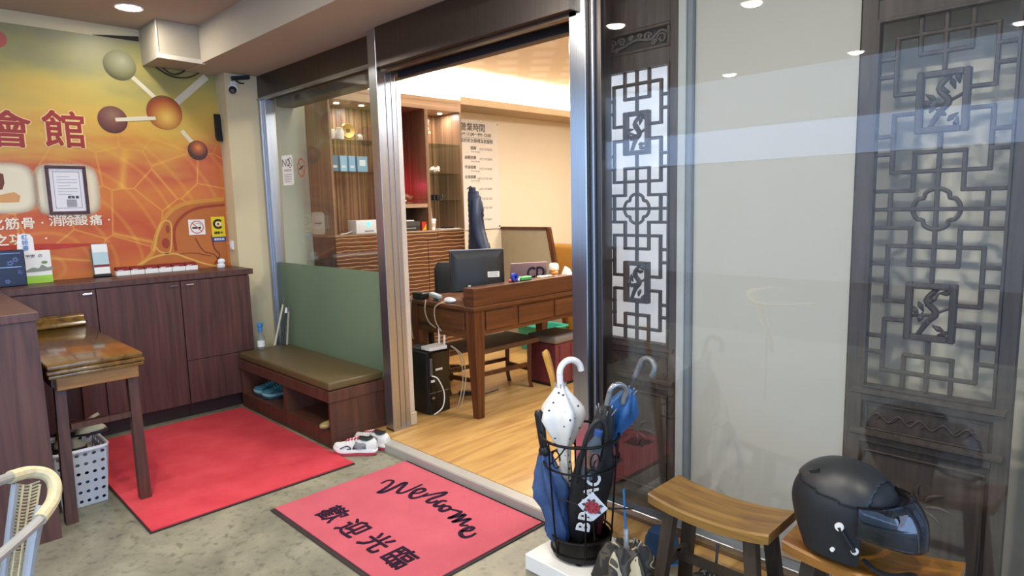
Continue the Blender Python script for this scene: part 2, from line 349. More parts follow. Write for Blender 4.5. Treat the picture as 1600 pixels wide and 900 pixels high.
# recessed ceiling lamps of the arcade
def downlight(x, y, z, label, p=15, col=(1, .93, .82)):
    t = thing('downlight', label, 'ceiling lamp', (x, y, z), 'round recessed ceiling lamps')
    b = B(); b.lathe([(.067, -.001), (.08, -.007), (.086, -.001)], (x, y, z), 28, cap=False); b.go('trim_ring', WHITEP, t)
    B().lathe([(.066, -.001), (.066, -.003)], (x, y, z), 28).go('diffuser', emis('lamp_diffuser', 'fff4e2', 26), t)
    l = area('downlight_beam', (x, y, z-.012), (0, 0, 0), .1, .1, p, col, 'DISK'); return t
downlight(-4.82, 1.35, 2.83, 'lit round ceiling lamp above the mural wall cabinet', 7)
downlight(-3.02, .54, 2.83, 'lit round ceiling lamp mirrored beside the carved top panel', 20)
downlight(-2.08, .27, 2.83, 'lit round ceiling lamp mirrored at the top of the cream blind', 26)
downlight(-3.37, -2.0, 2.83, 'lit round ceiling lamp mirrored left on the cream blind', 22)
downlight(-2.1, -1.95, 2.83, 'lit round ceiling lamp mirrored right on the cream blind', 26)
downlight(-.87, -1.9, 2.83, 'lit round ceiling lamp mirrored in the top right corner', 26)
downlight(-1.2, 1.0, 2.83, 'added unseen ceiling lamp above the umbrella stand', 22)  # out-of-view lamp added to brighten the cream blind
downlight(.2, 1.0, 2.83, 'added unseen ceiling lamp above the helmet stool', 22)  # another added lamp, unseen, for more light on the right window display
# ================================================================== mural on the left wall
MX = -5.352
def m_mural():
    m, nt, p = newmat('printed_mural'); t = N(nt, 'ShaderNodeTexCoord'); sp = N(nt, 'ShaderNodeSeparateXYZ'); nt.links.new(t.outputs['Object'], sp.inputs[0])
    n = N(nt, 'ShaderNodeTexNoise'); n.inputs['Scale'].default_value = 1.6; n.inputs['Detail'].default_value = 3; nt.links.new(coord(nt, (1, 1, 2.4)), n.inputs[0])
    h = N(nt, 'ShaderNodeMath', operation='MULTIPLY_ADD'); nt.links.new(n.outputs[0], h.inputs[0]); h.inputs[1].default_value = .75; nt.links.new(sp.outputs['Z'], h.inputs[2])
    mr = N(nt, 'ShaderNodeMapRange'); mr.inputs['From Min'].default_value = .2; mr.inputs['From Max'].default_value = 2.15; nt.links.new(h.outputs[0], mr.inputs[0])
    c1 = ramp(nt, mr.outputs[0], [(0, 'c76c2e'), (.14, 'd0752f'), (.28, 'bf522a'), (.38, 'cf7835'), (.5, 'bf5a36'), (.6, 'cf9a42'), (.68, 'cfab4c'), (.78, 'b5a452'), (.88, '96915a'), (1, '7f7c62')])
    # thin golden net and swirls
    vo = N(nt, 'ShaderNodeTexVoronoi', feature='DISTANCE_TO_EDGE'); vo.inputs['Scale'].default_value = 3.4; nt.links.new(coord(nt, (1, 1, 1)), vo.inputs[0])
    l1 = ramp(nt, vo.outputs['Distance'], [(0, 'ffffff'), (.018, '707070'), (.04, '000000')])
    rg = N(nt, 'ShaderNodeTexWave', wave_type='RINGS', rings_direction='X'); rg.inputs['Scale'].default_value = 1.9; rg.inputs['Distortion'].default_value = 1.2; rg.inputs['Detail'].default_value = 1; nt.links.new(coord(nt, (1, 1, 1), loc=(0, -.25, -.1)), rg.inputs[0])
    l2 = ramp(nt, rg.outputs['Fac'], [(.9, '000000'), (1, 'a0a0a0')])
    ad = N(nt, 'ShaderNodeMix', data_type='RGBA', blend_type='ADD'); ad.inputs['Factor'].default_value = 1; nt.links.new(l1, ad.inputs['A']); nt.links.new(l2, ad.inputs['B'])
    low = N(nt, 'ShaderNodeMapRange'); low.inputs['From Min'].default_value = 1.15; low.inputs['From Max'].default_value = .75; nt.links.new(sp.outputs['Z'], low.inputs[0])
    fm = N(nt, 'ShaderNodeMath', operation='MULTIPLY'); nt.links.new(ad.outputs['Result'], fm.inputs[0]); nt.links.new(low.outputs[0], fm.inputs[1])
    f2 = N(nt, 'ShaderNodeMath', operation='MULTIPLY'); nt.links.new(fm.outputs[0], f2.inputs[0]); f2.inputs[1].default_value = .6
    mx = N(nt, 'ShaderNodeMix', data_type='RGBA'); nt.links.new(f2.outputs[0], mx.inputs['Factor']); nt.links.new(c1, mx.inputs['A']); mx.inputs['B'].default_value = (*lin('e8b448'), 1)
    nt.links.new(mx.outputs['Result'], p.inputs['Base Color']); p.inputs['Roughness'].default_value = .45; return m
mur = thing('mural_panel', 'orange and yellow printed wall mural with molecules and red lettering', 'mural', (MX, .6, 1.04))
B().box((MX-.006, -1.2, 1.06), (MX, 2.072, 2.745)).go('printed_panel', m_mural(), mur)
YZ = lambda y, z, d=.0004: frame((MX+d, y, z), (0, 1, 0), (0, 0, 1))
def mpt(px, py): v = at(px, py, 'x', MX); return v.y, v.z
def m_ball(name, stops, hl=(-.3, .35)):
    m, nt, p = newmat(name); c = coord(nt, (1, 1, 1), loc=(0, -hl[0], -hl[1]))
    g = N(nt, 'ShaderNodeVectorMath', operation='LENGTH'); nt.links.new(c, g.inputs[0]); d = N(nt, 'ShaderNodeMath', operation='DIVIDE'); nt.links.new(g.outputs['Value'], d.inputs[0]); d.inputs[1].default_value = 1.5
    nt.links.new(ramp(nt, d.outputs[0], stops), p.inputs['Base Color']); p.inputs['Roughness'].default_value = .45; return m
def ball(px, py, r, mat, k):
    y, z = mpt(px, py); b = B(); disc(b, (0, 0), 1, 40, 0, .001/r); o = b.go('molecule_ball', mat, mur)
    # unit disc scaled to size so that the print's radial gradient fits any ball
    me = o.data; R = frame((0, 0, 0), (0, 1, 0), (0, 0, 1)); me.transform(Matrix.Translation(wm(mur).translation)); me.transform(R)
    o.location = Vector((MX+.0012+k*.0006, y, z))-wm(mur).translation; o.scale = (r, r, r); return o
def bond(a, c, w=.03, k=0):
    b = B(YZ(0, 0, .0008+k*.0006)); ribbon(b, [mpt(*a), mpt(*c)], w, 0, .0006); b.go('molecule_bond', plain('print_bond', 'd8d0b4', .5), mur)
bond((203, 117), (248, 158)); bond((180, 187), (245, 184)); bond((284, 204), (305, 228)); bond((262, 172), (322, 120), .05)
ball(187, 102, .105, m_ball('olive_ball_print', [(0, 'a7a585'), (.45, '85845a'), (.7, '6a673c'), (.9, '3d3a1e')], (.2, .3)), 1)
ball(176, 187, .095, m_ball('maroon_ball_print', [(0, '8a6a58'), (.4, '7a4b3e'), (.75, '5e2f2a'), (1, '2e1a1c')], (0, .3)), 1)
ball(257, 176, .125, m_ball('amber_ball_print', [(0, 'd9b65c'), (.3, 'c2913f'), (.5, 'ad6a30'), (.7, '944322'), (.9, '4c4a24')], (.1, -.3)), 1)
ball(309, 235, .075, m_ball('ember_ball_print', [(0, 'd98a3a'), (.3, 'a5502a'), (.6, '4e2a20'), (1, '1f1a18')], (.05, .3)), 1)
bond((180, 187), (243, 185), .026, 5)
# anatomy drawing at the lower right: nested arcs and marrow shapes
def arc(pts, w, mat, name='anatomy_line', k=0):
    b = B(YZ(0, 0, .0008+.0006*k)); P = sp2([mpt(*q) for q in pts], 6); ribbon(b, P, w, 0, .0005); b.go(name, mat, mur)
GOLD = plain('print_gold', 'cf8d35', .5); RUST = plain('print_rust', '9c3a1c', .5); SAND = plain('print_sand', 'd9a550', .5); BROWN = plain('print_brown', '6d3216', .5)
B0 = B(YZ(0, 0, .0005)); B0.prism([mpt(*q) for q in [(212, 421), (240, 395), (252, 350), (275, 325), (310, 313), (351, 312), (357, 418)]], 0, .0004); B0.go('anatomy_field', plain('print_ochre', 'b9682a', .5), mur)
arc([(212, 420), (238, 395), (245, 365), (262, 335), (290, 318), (350, 311)], .03, GOLD, k=1)
arc([(275, 392), (272, 360), (285, 338), (310, 325), (351, 320)], .022, RUST, k=1)
arc([(240, 392), (250, 352), (262, 345), (268, 356), (266, 392), (252, 394), (243, 386)], .012, SAND, k=2)
b = B(YZ(0, 0, .002)); disc(b, mpt(259, 380), .028, 20, 0, .0005, .04); disc(b, mpt(262, 358), .014, 16, 0, .0005, .03); b.go('marrow', RUST, mur)
arc([(215, 415), (240, 402), (270, 396), (290, 402), (320, 412), (345, 417)], .014, SAND, k=2)
arc([(305, 372), (318, 392), (335, 398), (345, 412)], .008, BROWN, k=2); arc([(330, 368), (335, 388), (343, 398), (336, 412)], .01, BROWN, k=2)
arc([(280, 397), (300, 395), (330, 400)], .005, BROWN, k=3)
# pale vignette patches behind the frames
def m_soft(name, cy, cz, a, c):
    m, nt, p = newmat(name); p.inputs['Base Color'].default_value = (*lin('e6dcc0'), 1); p.inputs['Roughness'].default_value = .5
    o = wm(mur).translation; co = coord(nt, loc=(0, -(cy-o.y), -(cz-o.z))); sp = N(nt, 'ShaderNodeSeparateXYZ'); nt.links.new(co, sp.inputs[0]); D = []
    for ch, h in (('Y', a), ('Z', c)):
        ab = N(nt, 'ShaderNodeMath', operation='ABSOLUTE'); nt.links.new(sp.outputs[ch], ab.inputs[0]); dv = N(nt, 'ShaderNodeMath', operation='DIVIDE'); nt.links.new(ab.outputs[0], dv.inputs[0]); dv.inputs[1].default_value = h; pw = N(nt, 'ShaderNodeMath', operation='POWER'); nt.links.new(dv.outputs[0], pw.inputs[0]); pw.inputs[1].default_value = 4; D.append(pw)
    ad = N(nt, 'ShaderNodeMath', operation='ADD'); nt.links.new(D[0].outputs[0], ad.inputs[0]); nt.links.new(D[1].outputs[0], ad.inputs[1])
    mr = N(nt, 'ShaderNodeMapRange', interpolation_type='SMOOTHSTEP'); mr.inputs['From Min'].default_value = 1; mr.inputs['From Max'].default_value = .25; nt.links.new(ad.outputs[0], mr.inputs[0]); nt.links.new(mr.outputs[0], p.inputs['Alpha']); return m
for k, (px, py, a, c) in enumerate(((106, 297, .2, .19), (-2, 294, .21, .175))):
    y, z = mpt(px, py); b = B(YZ(0, 0, .0008)); b.box((y-a, z-c, 0), (y+a, z+c, .0003)); b.go('pale_patch', m_soft('print_glow_%d' % k, y, z, a, c), mur)
b = B(YZ(0, 0, .0014)); b.prism([mpt(*q) for q in [(-2, 270), (5, 272), (7, 286), (4, 296), (-2, 297)]], 0, .0004); b.go('picture_detail', BROWN, mur)
b = B(YZ(0, 0, .0014)); b.prism([mpt(*q) for q in [(-2, 305), (22, 300), (32, 306), (30, 316), (-2, 317)]], 0, .0004); b.go('picture_detail', plain('print_flesh', 'd29a5e', .5), mur)
b = B(YZ(0, 0, .0008)); ribbon(b, [mpt(-10, 390), mpt(70, 386), mpt(180, 380)], [.05, .045, .0], 0, .0004); b.go('red_band', plain('print_red_band', 'b83420', .5), mur)
RED = plain('print_red', '9c2b26', .5); HALO = plain('print_halo', 'e8c98a', .5); WHT = plain('print_white', 'efe6d2', .5)
def mtext(s, px, py, size, mat, bold, name='lettering', halo=None, sx=1):
    y, z = mpt(px, py); T = YZ(y, z, .003)
    if halo: text(s, size, YZ(y, z, .002), 'lettering_outline', HALO, mur, bold+halo, .0004, 'CENTER', sx)
    text(s, size, T, name, mat, mur, bold, .0004, 'CENTER', sx)
mtext('會', 14, 206, .25, RED, .0055, halo=.007); mtext('館', 102, 207, .26, RED, .0055, halo=.007)
b = B(YZ(0, 0, .002)); disc(b, mpt(-6, 60), .055, 24, 0, .0004); b.go('red_seal', plain('print_rose', 'b2574c', .5), mur)
for s, px, py in (('化', -6, 352), ('筋', 19, 351), ('骨', 44, 350), ('·', 66, 349), ('消', 87, 346), ('除', 107, 346), ('酸', 127, 345), ('痛', 150, 345), ('·', 170, 344)): mtext(s, px, py, .08, WHT, .0015)
for s, px, py in (('之', 2, 377), ('功', 26, 375), ('·', 72, 373)): mtext(s, px, py, .08, WHT, .0015)
# dark wedge standing in for shade in the mural's top gap; the cables in the corner
b = B(); b.prism([(1.25, 2.747), (1.54, 2.747), (1.54, 2.78)], -5.351, -5.34, 'yz'); S(b.go('mural_gap_shade', plain('gap_shade_paint', '2a2622', .9)))
b = B(); b.tube([(-5.33, 1.62, 2.585), (-5.32, 1.72, 2.525), (-5.31, 1.84, 2.52), (-5.31, 1.93, 2.565)], .005, 6, smooth=6)
b.tube([(-5.33, 1.66, 2.59), (-5.33, 1.74, 2.54), (-5.32, 1.8, 2.55), (-5.32, 1.84, 2.58)], .005, 6, smooth=6)
tag(b.go('cable', BLACKP), 'black cables looping below the duct box in the mural corner', 'cable')
# ------------------------------------------------------------------ things on that wall
y0, z0 = mpt(71, 261); y1, z1 = mpt(136, 333)
y0, y1, z0, z1 = .885, 1.135, 1.435, 1.80
v = at(105, 297, 'x', MX); yc, zc = v.y, v.z; hw, hh = .118, .165
fr = thing('picture_frame', 'certificate in a dark wooden frame hanging on the orange mural', 'picture frame', (MX, yc, zc-hh))
b = B()
for a, c in (((yc-hw, zc-hh), (yc+hw, zc-hh+.02)), ((yc-hw, zc+hh-.02), (yc+hw, zc+hh)), ((yc-hw, zc-hh+.02), (yc-hw+.02, zc+hh-.02)), ((yc+hw-.02, zc-hh+.02), (yc+hw, zc+hh-.02))):
    B().box((MX+.005, a[0], a[1]), (MX+.024, c[0], c[1]), .003).go('frame_bar', wood('frame_wood', '35191a', '5a2c2a', (30, 30, 30), .35), fr)
B().box((MX+.005, yc-hw+.02, zc-hh+.02), (MX+.012, yc+hw-.02, zc+hh-.02)).go('certificate', plain('certificate_paper', 'e4e3e6', .4, var=.02), fr)
b = B(frame((MX+.0123, yc, zc), (0, 1, 0), (0, 0, 1)))
for k in ((-.078, -.125, .078, -.121), (-.078, .121, .078, .125), (-.078, -.125, -.074, .125), (.074, -.125, .078, .125)): b.box((k[0], k[1], 0), (k[2], k[3], .0006))
b.go('printed_border', plain('border_ink', '9b98a6', .5), fr)
b = B(frame((MX+.0124, yc, zc), (0, 1, 0), (0, 0, 1)))
for k in range(7): b.box((-.055, .09-.02*k, 0), (.06 if k % 3 else .02, .0925-.02*k, .0005))
b.go('printed_lines', plain('line_ink', '8f8f98', .6), fr)
b = B(frame((MX+.0126, yc, zc), (0, 1, 0), (0, 0, 1))); b.box((-.012, -.116, 0), (.046, -.065, .0005)); b.go('stamp', plain('stamp_ink', '9a9aa2', .6), fr)
text('經理 謝', .02, frame((MX+.0128, yc+.03, zc-.05), (0, 1, 0), (0, 0, 1)), 'signature', INK, fr, .0004, .0003, 'CENTER')
v = at(307.5, 355, 'x', MX); t = thing('no_smoking_sticker', 'white square no smoking sticker with red ring on the mural', 'sticker', (MX, v.y, v.z-.06))
T = frame((MX+.004, v.y, v.z), (0, 1, 0), (0, 0, 1))
B(T).box((-.062, -.06, -.003), (.062, .06, .0005), .0015).go('backing', PAPER, t)
b = B(T); P = [(math.cos(a*math.pi/18)*.047, math.sin(a*math.pi/18)*.047) for a in range(37)]; ribbon(b, P, .008, .0006, .0012); ribbon(b, [(-.034, .034), (.034, -.034)], .008, .0013, .0018); b.go('red_ring', plain('sticker_red', 'd2705a', .5), t)
b = B(T); b.box((-.036, -.012, .0006), (.03, .002, .0011)); b.go('cigarette', INK, t)
b = B(T); ribbon(b, sp2([(.022, .008), (.026, .022), (.01, .03), (-.008, .026)]), .006, .0006, .001); b.go('smoke', plain('sticker_grey', 'a9a29a', .5), t)
v = at(343.5, 358, 'x', MX); t = thing('cctv_warning_sign', 'yellow and blue surveillance notice with a red eye on the mural edge', 'sign', (MX, v.y, v.z-.1))
T = frame((MX+.004, v.y-.012, v.z), (0, 1, 0), (0, 0, 1))
B(T).box((-.052, -.06, -.003), (.052, .1, .0005)).go('yellow_panel', plain('sign_yellow', 'e8cf16', .5, var=.02), t)
B(T).box((-.048, -.1, -.003), (.052, -.062, .0005)).go('blue_panel', plain('sign_blue', '26408f', .5, var=.02), t)
b = B(T); P = [(math.cos(a*math.pi/18)*.032, .042+math.sin(a*math.pi/18)*.032) for a in range(4, 33)]; ribbon(b, P, .017, .0006, .0011); b.go('eye_ring', INK, t)
b = B(T); disc(b, (0, .042), .024, 24, .0006, .0012, .014); b.go('eye_white', PAPER, t)
b = B(T); disc(b, (0, .042), .011, 20, .0013, .0018); b.go('iris', plain('eye_red', 'a8323a', .5), t)
text('錄影中', .024, T @ Matrix.Translation((0, -.03, .0008)), 'lettering', INK, t, .0006, .0003, 'CENTER'); text('錄影監視', .02, T @ Matrix.Translation((0, -.082, .0008)), 'lettering', PAPER, t, .0005, .0003, 'CENTER')
v = at(363, 383, 'y', 2.078); t = thing('wall_switch', 'small white wall switch on the pillar beside the yellow notice', 'switch', (v.x, 2.078, v.z))
B().box((v.x-.032, 2.066, v.z-.036), (v.x+.032, 2.0795, v.z+.036), .003).go('plate', WHITEP, t); B().box((v.x-.014, 2.062, v.z-.02), (v.x+.014, 2.0655, v.z+.02), .001).go('rocker', WHITEP, t)
v = at(340, 202, 'y', 2.072); v.x += .05; b = B(); b.prism([(v.x-.035, v.z+.1), (v.x+.012, v.z+.11), (v.x+.02, v.z-.02), (v.x+.03, v.z-.1), (v.x-.02, v.z-.05), (v.x-.04, v.z+.02)], 2.03, 2.078, 'xz')
tag(b.go('wall_bracket', BLACKP), 'jagged black bracket on the pillar edge beside the mural', 'bracket')
v = at(362, 139, 'y', 2.05); t = thing('security_camera', 'small white dome security camera on the cream pillar below the beam', 'camera', (v.x, 2.08, v.z))
cx, cz = -5.25, v.z+.01
v = at(363, 140, 'x', -5.2); cy, cz = v.y+.0, v.z
B().box((-5.204, cy-.02, cz+.0), (-5.17, cy+.025, cz+.06), .006).go('bracket', WHITEP, t)
B().ell((-5.16, cy-.01, cz), .038, 20, 12).go('housing', WHITEP, t)
dl = Vector((.72, -.45, -.5)).normalized(); xl = dl.orthogonal().normalized(); Tl = frame(Vector((-5.16, cy-.01, cz))+dl*.026, xl, dl.cross(xl))
B(Tl).lathe([(.014, .012), (.026, .013), (.0285, .004), (.03, -.004)], n=22, cap=False).go('lens_ring', BLACKP, t); B(Tl).lathe([(.0135, .009), (.009, .0145), (.001, .016)], n=16).go('lens', plain('lens_grey', '5b5a5c', .15), t)
b = B(); b.bar((-5.2, 2.13, 2.53), (-5.19, 2.27, 2.555), .03, .03); b.tube([(-5.19, 2.16, 2.52), (-5.185, 2.19, 2.5), (-5.18, 2.22, 2.5)], .006, 6); tag(b.go('conduit_clamp', BLACKP), 'short black clamp under the beam at the top of the pillar', 'clamp')
# ================================================================== cabinets under the mural
FX = -4.95
def handle(parent, y, z, L=.055):
    b = B(); b.box((FX+.022, y-L/2, z-.006), (FX+.03, y+L/2, z+.006), .002); b.box((FX+.012, y-L/2+.004, z-.004), (FX+.023, y-L/2+.012, z+.004)); b.box((FX+.012, y+L/2-.012, z-.004), (FX+.023, y+L/2-.004, z+.004)); b.go('handle', CHROME, parent)
yd = [-.9, .52, at(152, 480, 'x', FX+.012).y, at(284, 470, 'x', FX+.012).y, 2.045]
labs = ['dark walnut cabinet unit with one door behind the wooden side table', 'dark walnut cabinet unit with a full-height door in the middle of the row', 'dark walnut cabinet unit with a split door beside the shoe bench']
for i in range(3):
    a, c = yd[i+1], yd[i+2]
    t = thing('cabinet', labs[i], 'cabinet', ((FX+MX)/2, (a+c)/2, 0), 'walnut cabinets under the mural')
    B().box((MX+.01, a+.001, .105), (FX-.008, c-.001, 1.016)).go('body', VEN, t)
    B().box((MX+.02, a+.001, .0), (FX-.035, c-.001, .104)).go('plinth', plain('plinth_dark', '2c1c1a', .4), t)
    if i < 2:
        d = B().box((FX-.007, a+.003, .105), (FX+.012, c-.003, 1.012), .0015).go('door', VEN, t); handle(d, c-.05, .985)
    else:
        zs = at(340, 556, 'x', FX+.012).z
        d = B().box((FX-.007, a+.003, zs+.002), (FX+.012, c-.003, 1.012), .0015).go('door', VEN, t); handle(d, a+.06, .985)
        B().box((FX-.007, a+.003, .105), (FX+.012, c-.003, zs-.002), .0015).go('door', VEN, t)
tag(B().box((MX+.004, .505, 1.018), (FX+.016, 2.074, 1.06), .002).go('worktop', VEN), 'long dark walnut worktop running along under the orange mural', 'worktop')
t = thing('counter_block', 'plain dark walnut counter block at the left edge of the room', 'counter', (-4.2, .1, 0))
B().box((-5.34, -.35, .0), (-3.53, .488, 1.035)).go('body', VEN, t); B().box((-5.345, -.36, 1.036), (-3.52, .5, 1.075), .002).go('top', VEN, t)
# ------------------------------------------------------------------ altar style side table
TT = wood('lacquered_gold_wood', '4f3612', '7c5c24', (3, 22, 22), .22, .05, coat=.7); LEGW = wood('dark_leg_wood', '3a2017', '5a3525', (30, 30, 2), .4)
t = thing('side_table', 'golden lacquered altar table with scrolled end between block and cabinets', 'table', (-4.3, .73, 0))
B().box((-4.925, .52, .775), (-3.63, .925, .80), .006, 2).go('tabletop', TT, t)
b = B(); P = [(-4.922, .79), (-4.83, .803), (-4.85, .83), (-4.875, .862), (-4.905, .872), (-4.925, .86)]; b.prism(sp2(P, 4, True), .52, .925, 'xz'); b.go('scroll_end', TT, t)
b = B(); b.box((-3.64, .515, .755), (-3.615, .93, .774), .006, 2); b.box((-3.64, .52, .735), (-3.62, .925, .754), .005, 2); b.go('edge_moulding', TT, t)
B().box((-3.70, .555, .665), (-3.67, .91, .734), .004).go('front_apron', wood('oak_apron', '8a5f2e', 'b98a4c', (4, 3, 40), .4), t)
B().box((-4.85, .885, .68), (-3.70, .905, .774)).go('side_apron', LEGW, t); B().box((-4.85, .54, .68), (-3.70, .56, .774)).go('side_apron', LEGW, t)
for (x, y, dx, dy) in ((-3.72, .885, .03, .0), (-3.72, .575, .04, -.022), (-4.83, .885, -.02, 0), (-4.83, .575, -.02, -.02)):
    zl = .0125 if y > .8 else .001
    b = B(); b.loft([[(x-.022, y-.022, .74), (x+.022, y-.022, .74), (x+.022, y+.022, .74), (x-.022, y+.022, .74)], [(x+dx-.026, y+dy-.026, zl), (x+dx+.026, y+dy-.026, zl), (x+dx+.026, y+dy+.026, zl), (x+dx-.026, y+dy+.026, zl)]]); b.go('leg', LEGW, t)
b = B(); b.bar((-3.712, .60, .47), (-3.712, .862, .47), .03, .03); b.go('stretcher', LEGW, t)
# ------------------------------------------------------------------ basket with hats
def bk(x, y, z): return Vector((x, y, z))
bx0, bx1, by0, by1 = -4.14, -3.80, .515, .775
t = thing('laundry_basket', 'white plastic basket with round holes standing under the side table', 'basket', ((bx0+bx1)/2, (by0+by1)/2, 0))
BSK = plain('basket_plastic', 'b9c0c4', .4, var=.06, spec=.4); BLU = plain('basket_contents_blue', '2f5f86', .7)
def wallgrid(P0, P1, h, tp, inward, name):
    """perforated basket side from P0 to P1 (bottom), as a sheet with real round holes"""
    bm = bmesh.new(); nx, nz = 6, 6; d = P1-P0; L = d.length; d.normalize()
    outv = inward*-1
    vs_ = {}
    def V(u, v):
        key = (round(u, 5), round(v, 5))
        if key not in vs_:
            k = v/h; mid = L/2; uu = mid+(u-mid)*(1+tp*k)
            vs_[key] = bm.verts.new(P0+d*uu+Vector((0, 0, v))+outv*(tp*L/2*k))
        return vs_[key]
    cw, ch = L/nx, h/nz; r = min(cw, ch)*.27; n = 8
    for i in range(nx):
        for j in range(nz):
            u0, v0 = i*cw, j*ch; c = (u0+cw/2, v0+ch/2)
            cr = [(u0, v0), (u0+cw/2, v0), (u0+cw, v0), (u0+cw, v0+ch/2), (u0+cw, v0+ch), (u0+cw/2, v0+ch), (u0, v0+ch), (u0, v0+ch/2)]
            hl = [(c[0]+r*math.cos(a), c[1]+r*math.sin(a)) for a in [math.pi*(1.25+.25*q) for q in range(8)]]
            if j == nz-1 and False: bm.faces.new([V(*q) for q in cr]); continue
            for q in range(8):
                bm.faces.new([V(*cr[q]), V(*cr[(q+1) % 8]), V(*hl[(q+1) % 8]), V(*hl[q])])
    bm.verts.index_update(); b = B(); b.add([v.co.copy() for v in bm.verts], [[v.index for v in f.verts] for f in bm.faces]); bm.free()
    o = b.go(name, BSK, t, smooth=0); md = o.modifiers.new('thickness', 'SOLIDIFY'); md.thickness = .003; return o
cs = [bk(bx0+.03, by0+.03, .004), bk(bx1-.03, by0+.03, .004), bk(bx1-.03, by1-.03, .004), bk(bx0+.03, by1-.03, .004)]
for i in range(4):
    P0, P1 = cs[i], cs[(i+1) % 4]; inw = Vector((0, 0, 1)).cross(P1-P0).normalized(); wallgrid(P0, P1, .30, .16, inw, 'side')
B().box((bx0+.03, by0+.03, .002), (bx1-.03, by1-.03, .006)).go('base', BSK, t)
b = B(); q = .006; R = [bk(bx0+q, by0+q, .306), bk(bx1-q, by0+q, .306), bk(bx1-q, by1-q, .306), bk(bx0+q, by1-q, .306)]
pts = []
for i in range(4):
    p0, p1, p2 = R[i-1], R[i], R[(i+1) % 4]; pts += [p1+(p0-p1).normalized()*.03, p1+((p0-p1).normalized()+(p2-p1).normalized())*.009, p1+(p2-p1).normalized()*.03]
b.tube(pts, .009, 8, closed=True); b.go('rim', WHITEP, t)
o = B().box((bx0+.045, by0+.045, .01), (bx1-.045, by1-.045, .16), .03, 2).go('folded_cloth', BLU); tag(o, 'folded blue cloth showing through the basket holes', 'cloth')
o = B().box((bx0+.042, by0+.042, .165), (bx1-.042, by1-.042, .285), .04, 2).go('folded_cloth', plain('beige_cloth', 'a9a58f', .8)); tag(o, 'folded beige cloth filling the top of the basket', 'cloth')
def slipper(x, y, z, rot, tilt, label, mat, sole):
    T = Matrix.Translation((x, y, z)) @ Matrix.Rotation(rot, 4, 'Z') @ Matrix.Rotation(tilt, 4, 'Y')
    t = thing('slipper', label, 'slipper', (x, y, z), 'slippers piled in the basket')
    prof = sp2([(-.13, 0), (-.12, .036), (-.06, .036), (0, .034), (.07, .046), (.12, .036), (.14, 0), (.12, -.036), (.07, -.044), (0, -.034), (-.06, -.036), (-.12, -.036)], 4, True)
    B(T).prism(prof, 0, .016).go('sole', sole, t)
    b = B(T); rings = []
    for x_, h in ((-.0, .05), (.04, .052), (.08, .044), (.115, .03), (.137, .012)):
        w_ = .046 if x_ < .1 else .034 if x_ < .13 else .012
        rings.append([(x_, w_*math.cos(a), .014+h*math.sin(a)*.9) for a in [math.pi*k/8 for k in range(9)]])
    b.loft(rings, cap=False); o = b.go('upper', mat, t); md = o.modifiers.new('thickness', 'SOLIDIFY'); md.thickness = .004
    return t
SLP = plain('slipper_beige', 'b3ab8e', .8); SOL = plain('slipper_sole', '2c1c1c', .7)
slipper(-3.93, .68, .352, .72, -.16, 'beige slipper lying on top of the basket pile', SLP, SOL)
slipper(-3.97, .59, .290, .65, -.02, 'beige slipper tucked low at the left of the basket', plain('slipper_grey', '9c957f', .8), SOL)
slipper(-4.09, .69, .345, -2.3, .55, 'upturned slipper leaning behind the basket pile', plain('slipper_maroon', '4f1f22', .8), plain('slipper_pale_sole', 'a79d8c', .8))
# ------------------------------------------------------------------ rattan chair at the lower left
t = thing('rattan_chair', 'metal chair with woven cane back and arms at the lower left', 'chair', (-1.95, .05, 0))
CANE = plain('cane_wrap', 'c9bd98', .6, var=.1, vs_=60, bmp=.3); ALU = plain('grey_tube', 'a0a2a4', .45, .3)
g = lambda px, py, x: at(px, py, 'x', x)
arm = [g(-80, 800, -1.9), g(-20, 760, -1.95), g(15, 746, -2.02), g(45, 738, -2.06), g(72, 741, -2.06), g(85, 757, -2.04), g(82, 783, -2.0), g(62, 812, -1.93), g(30, 842, -1.85), g(0, 868, -1.78), g(-60, 920, -1.66)]
b = B(); b.tube(arm, .0125, 10, smooth=6); b.go('arm_tube', ALU, t)
b = B(); b.tube(arm[2:8], .0165, 10, smooth=8); b.go('cane_wrapping', CANE, t)
top = [g(15, 752, -2.02), g(40, 748, -2.05), g(60, 752, -2.05)]
leg = [g(66, 790, -1.99), g(55, 830, -1.97), g(44, 900, -1.95), g(36, 970, -1.93), g(28, 1040, -1.92)]
b = B(); b.tube(leg, .014, 10, smooth=4); b.go('leg', ALU, t)
# woven back: many thin cane strands between the left edge and the tube
L0, L1 = g(24, 756, -2.03), g(2, 930, -1.97); R0, R1 = g(62, 752, -2.05), g(36, 930, -1.95)
st = B(); NW = 34
for k in range(NW):
    f = k/(NW-1); a = L0.lerp(L1, f); c = R0.lerp(R1, f); mid = a.lerp(c, .5)+Vector((-.02, .0, -.014)); st.tube([a, mid, c], .0024, 5, smooth=3)
st.go('woven_cane', CANE, t)
b = B(); 
for f in (0, .33, .66, 1): b.tube([L0.lerp(R0, f)+Vector((-.012*math.sin(f*3.14), 0, -.008)), L1.lerp(R1, f)], .003, 6)
b.go('cane_upright', CANE, t)
b = B(); b.tube([L0, L1, L1+Vector((0, 0, -.7))], .009, 8); b.go('leg', ALU, t)
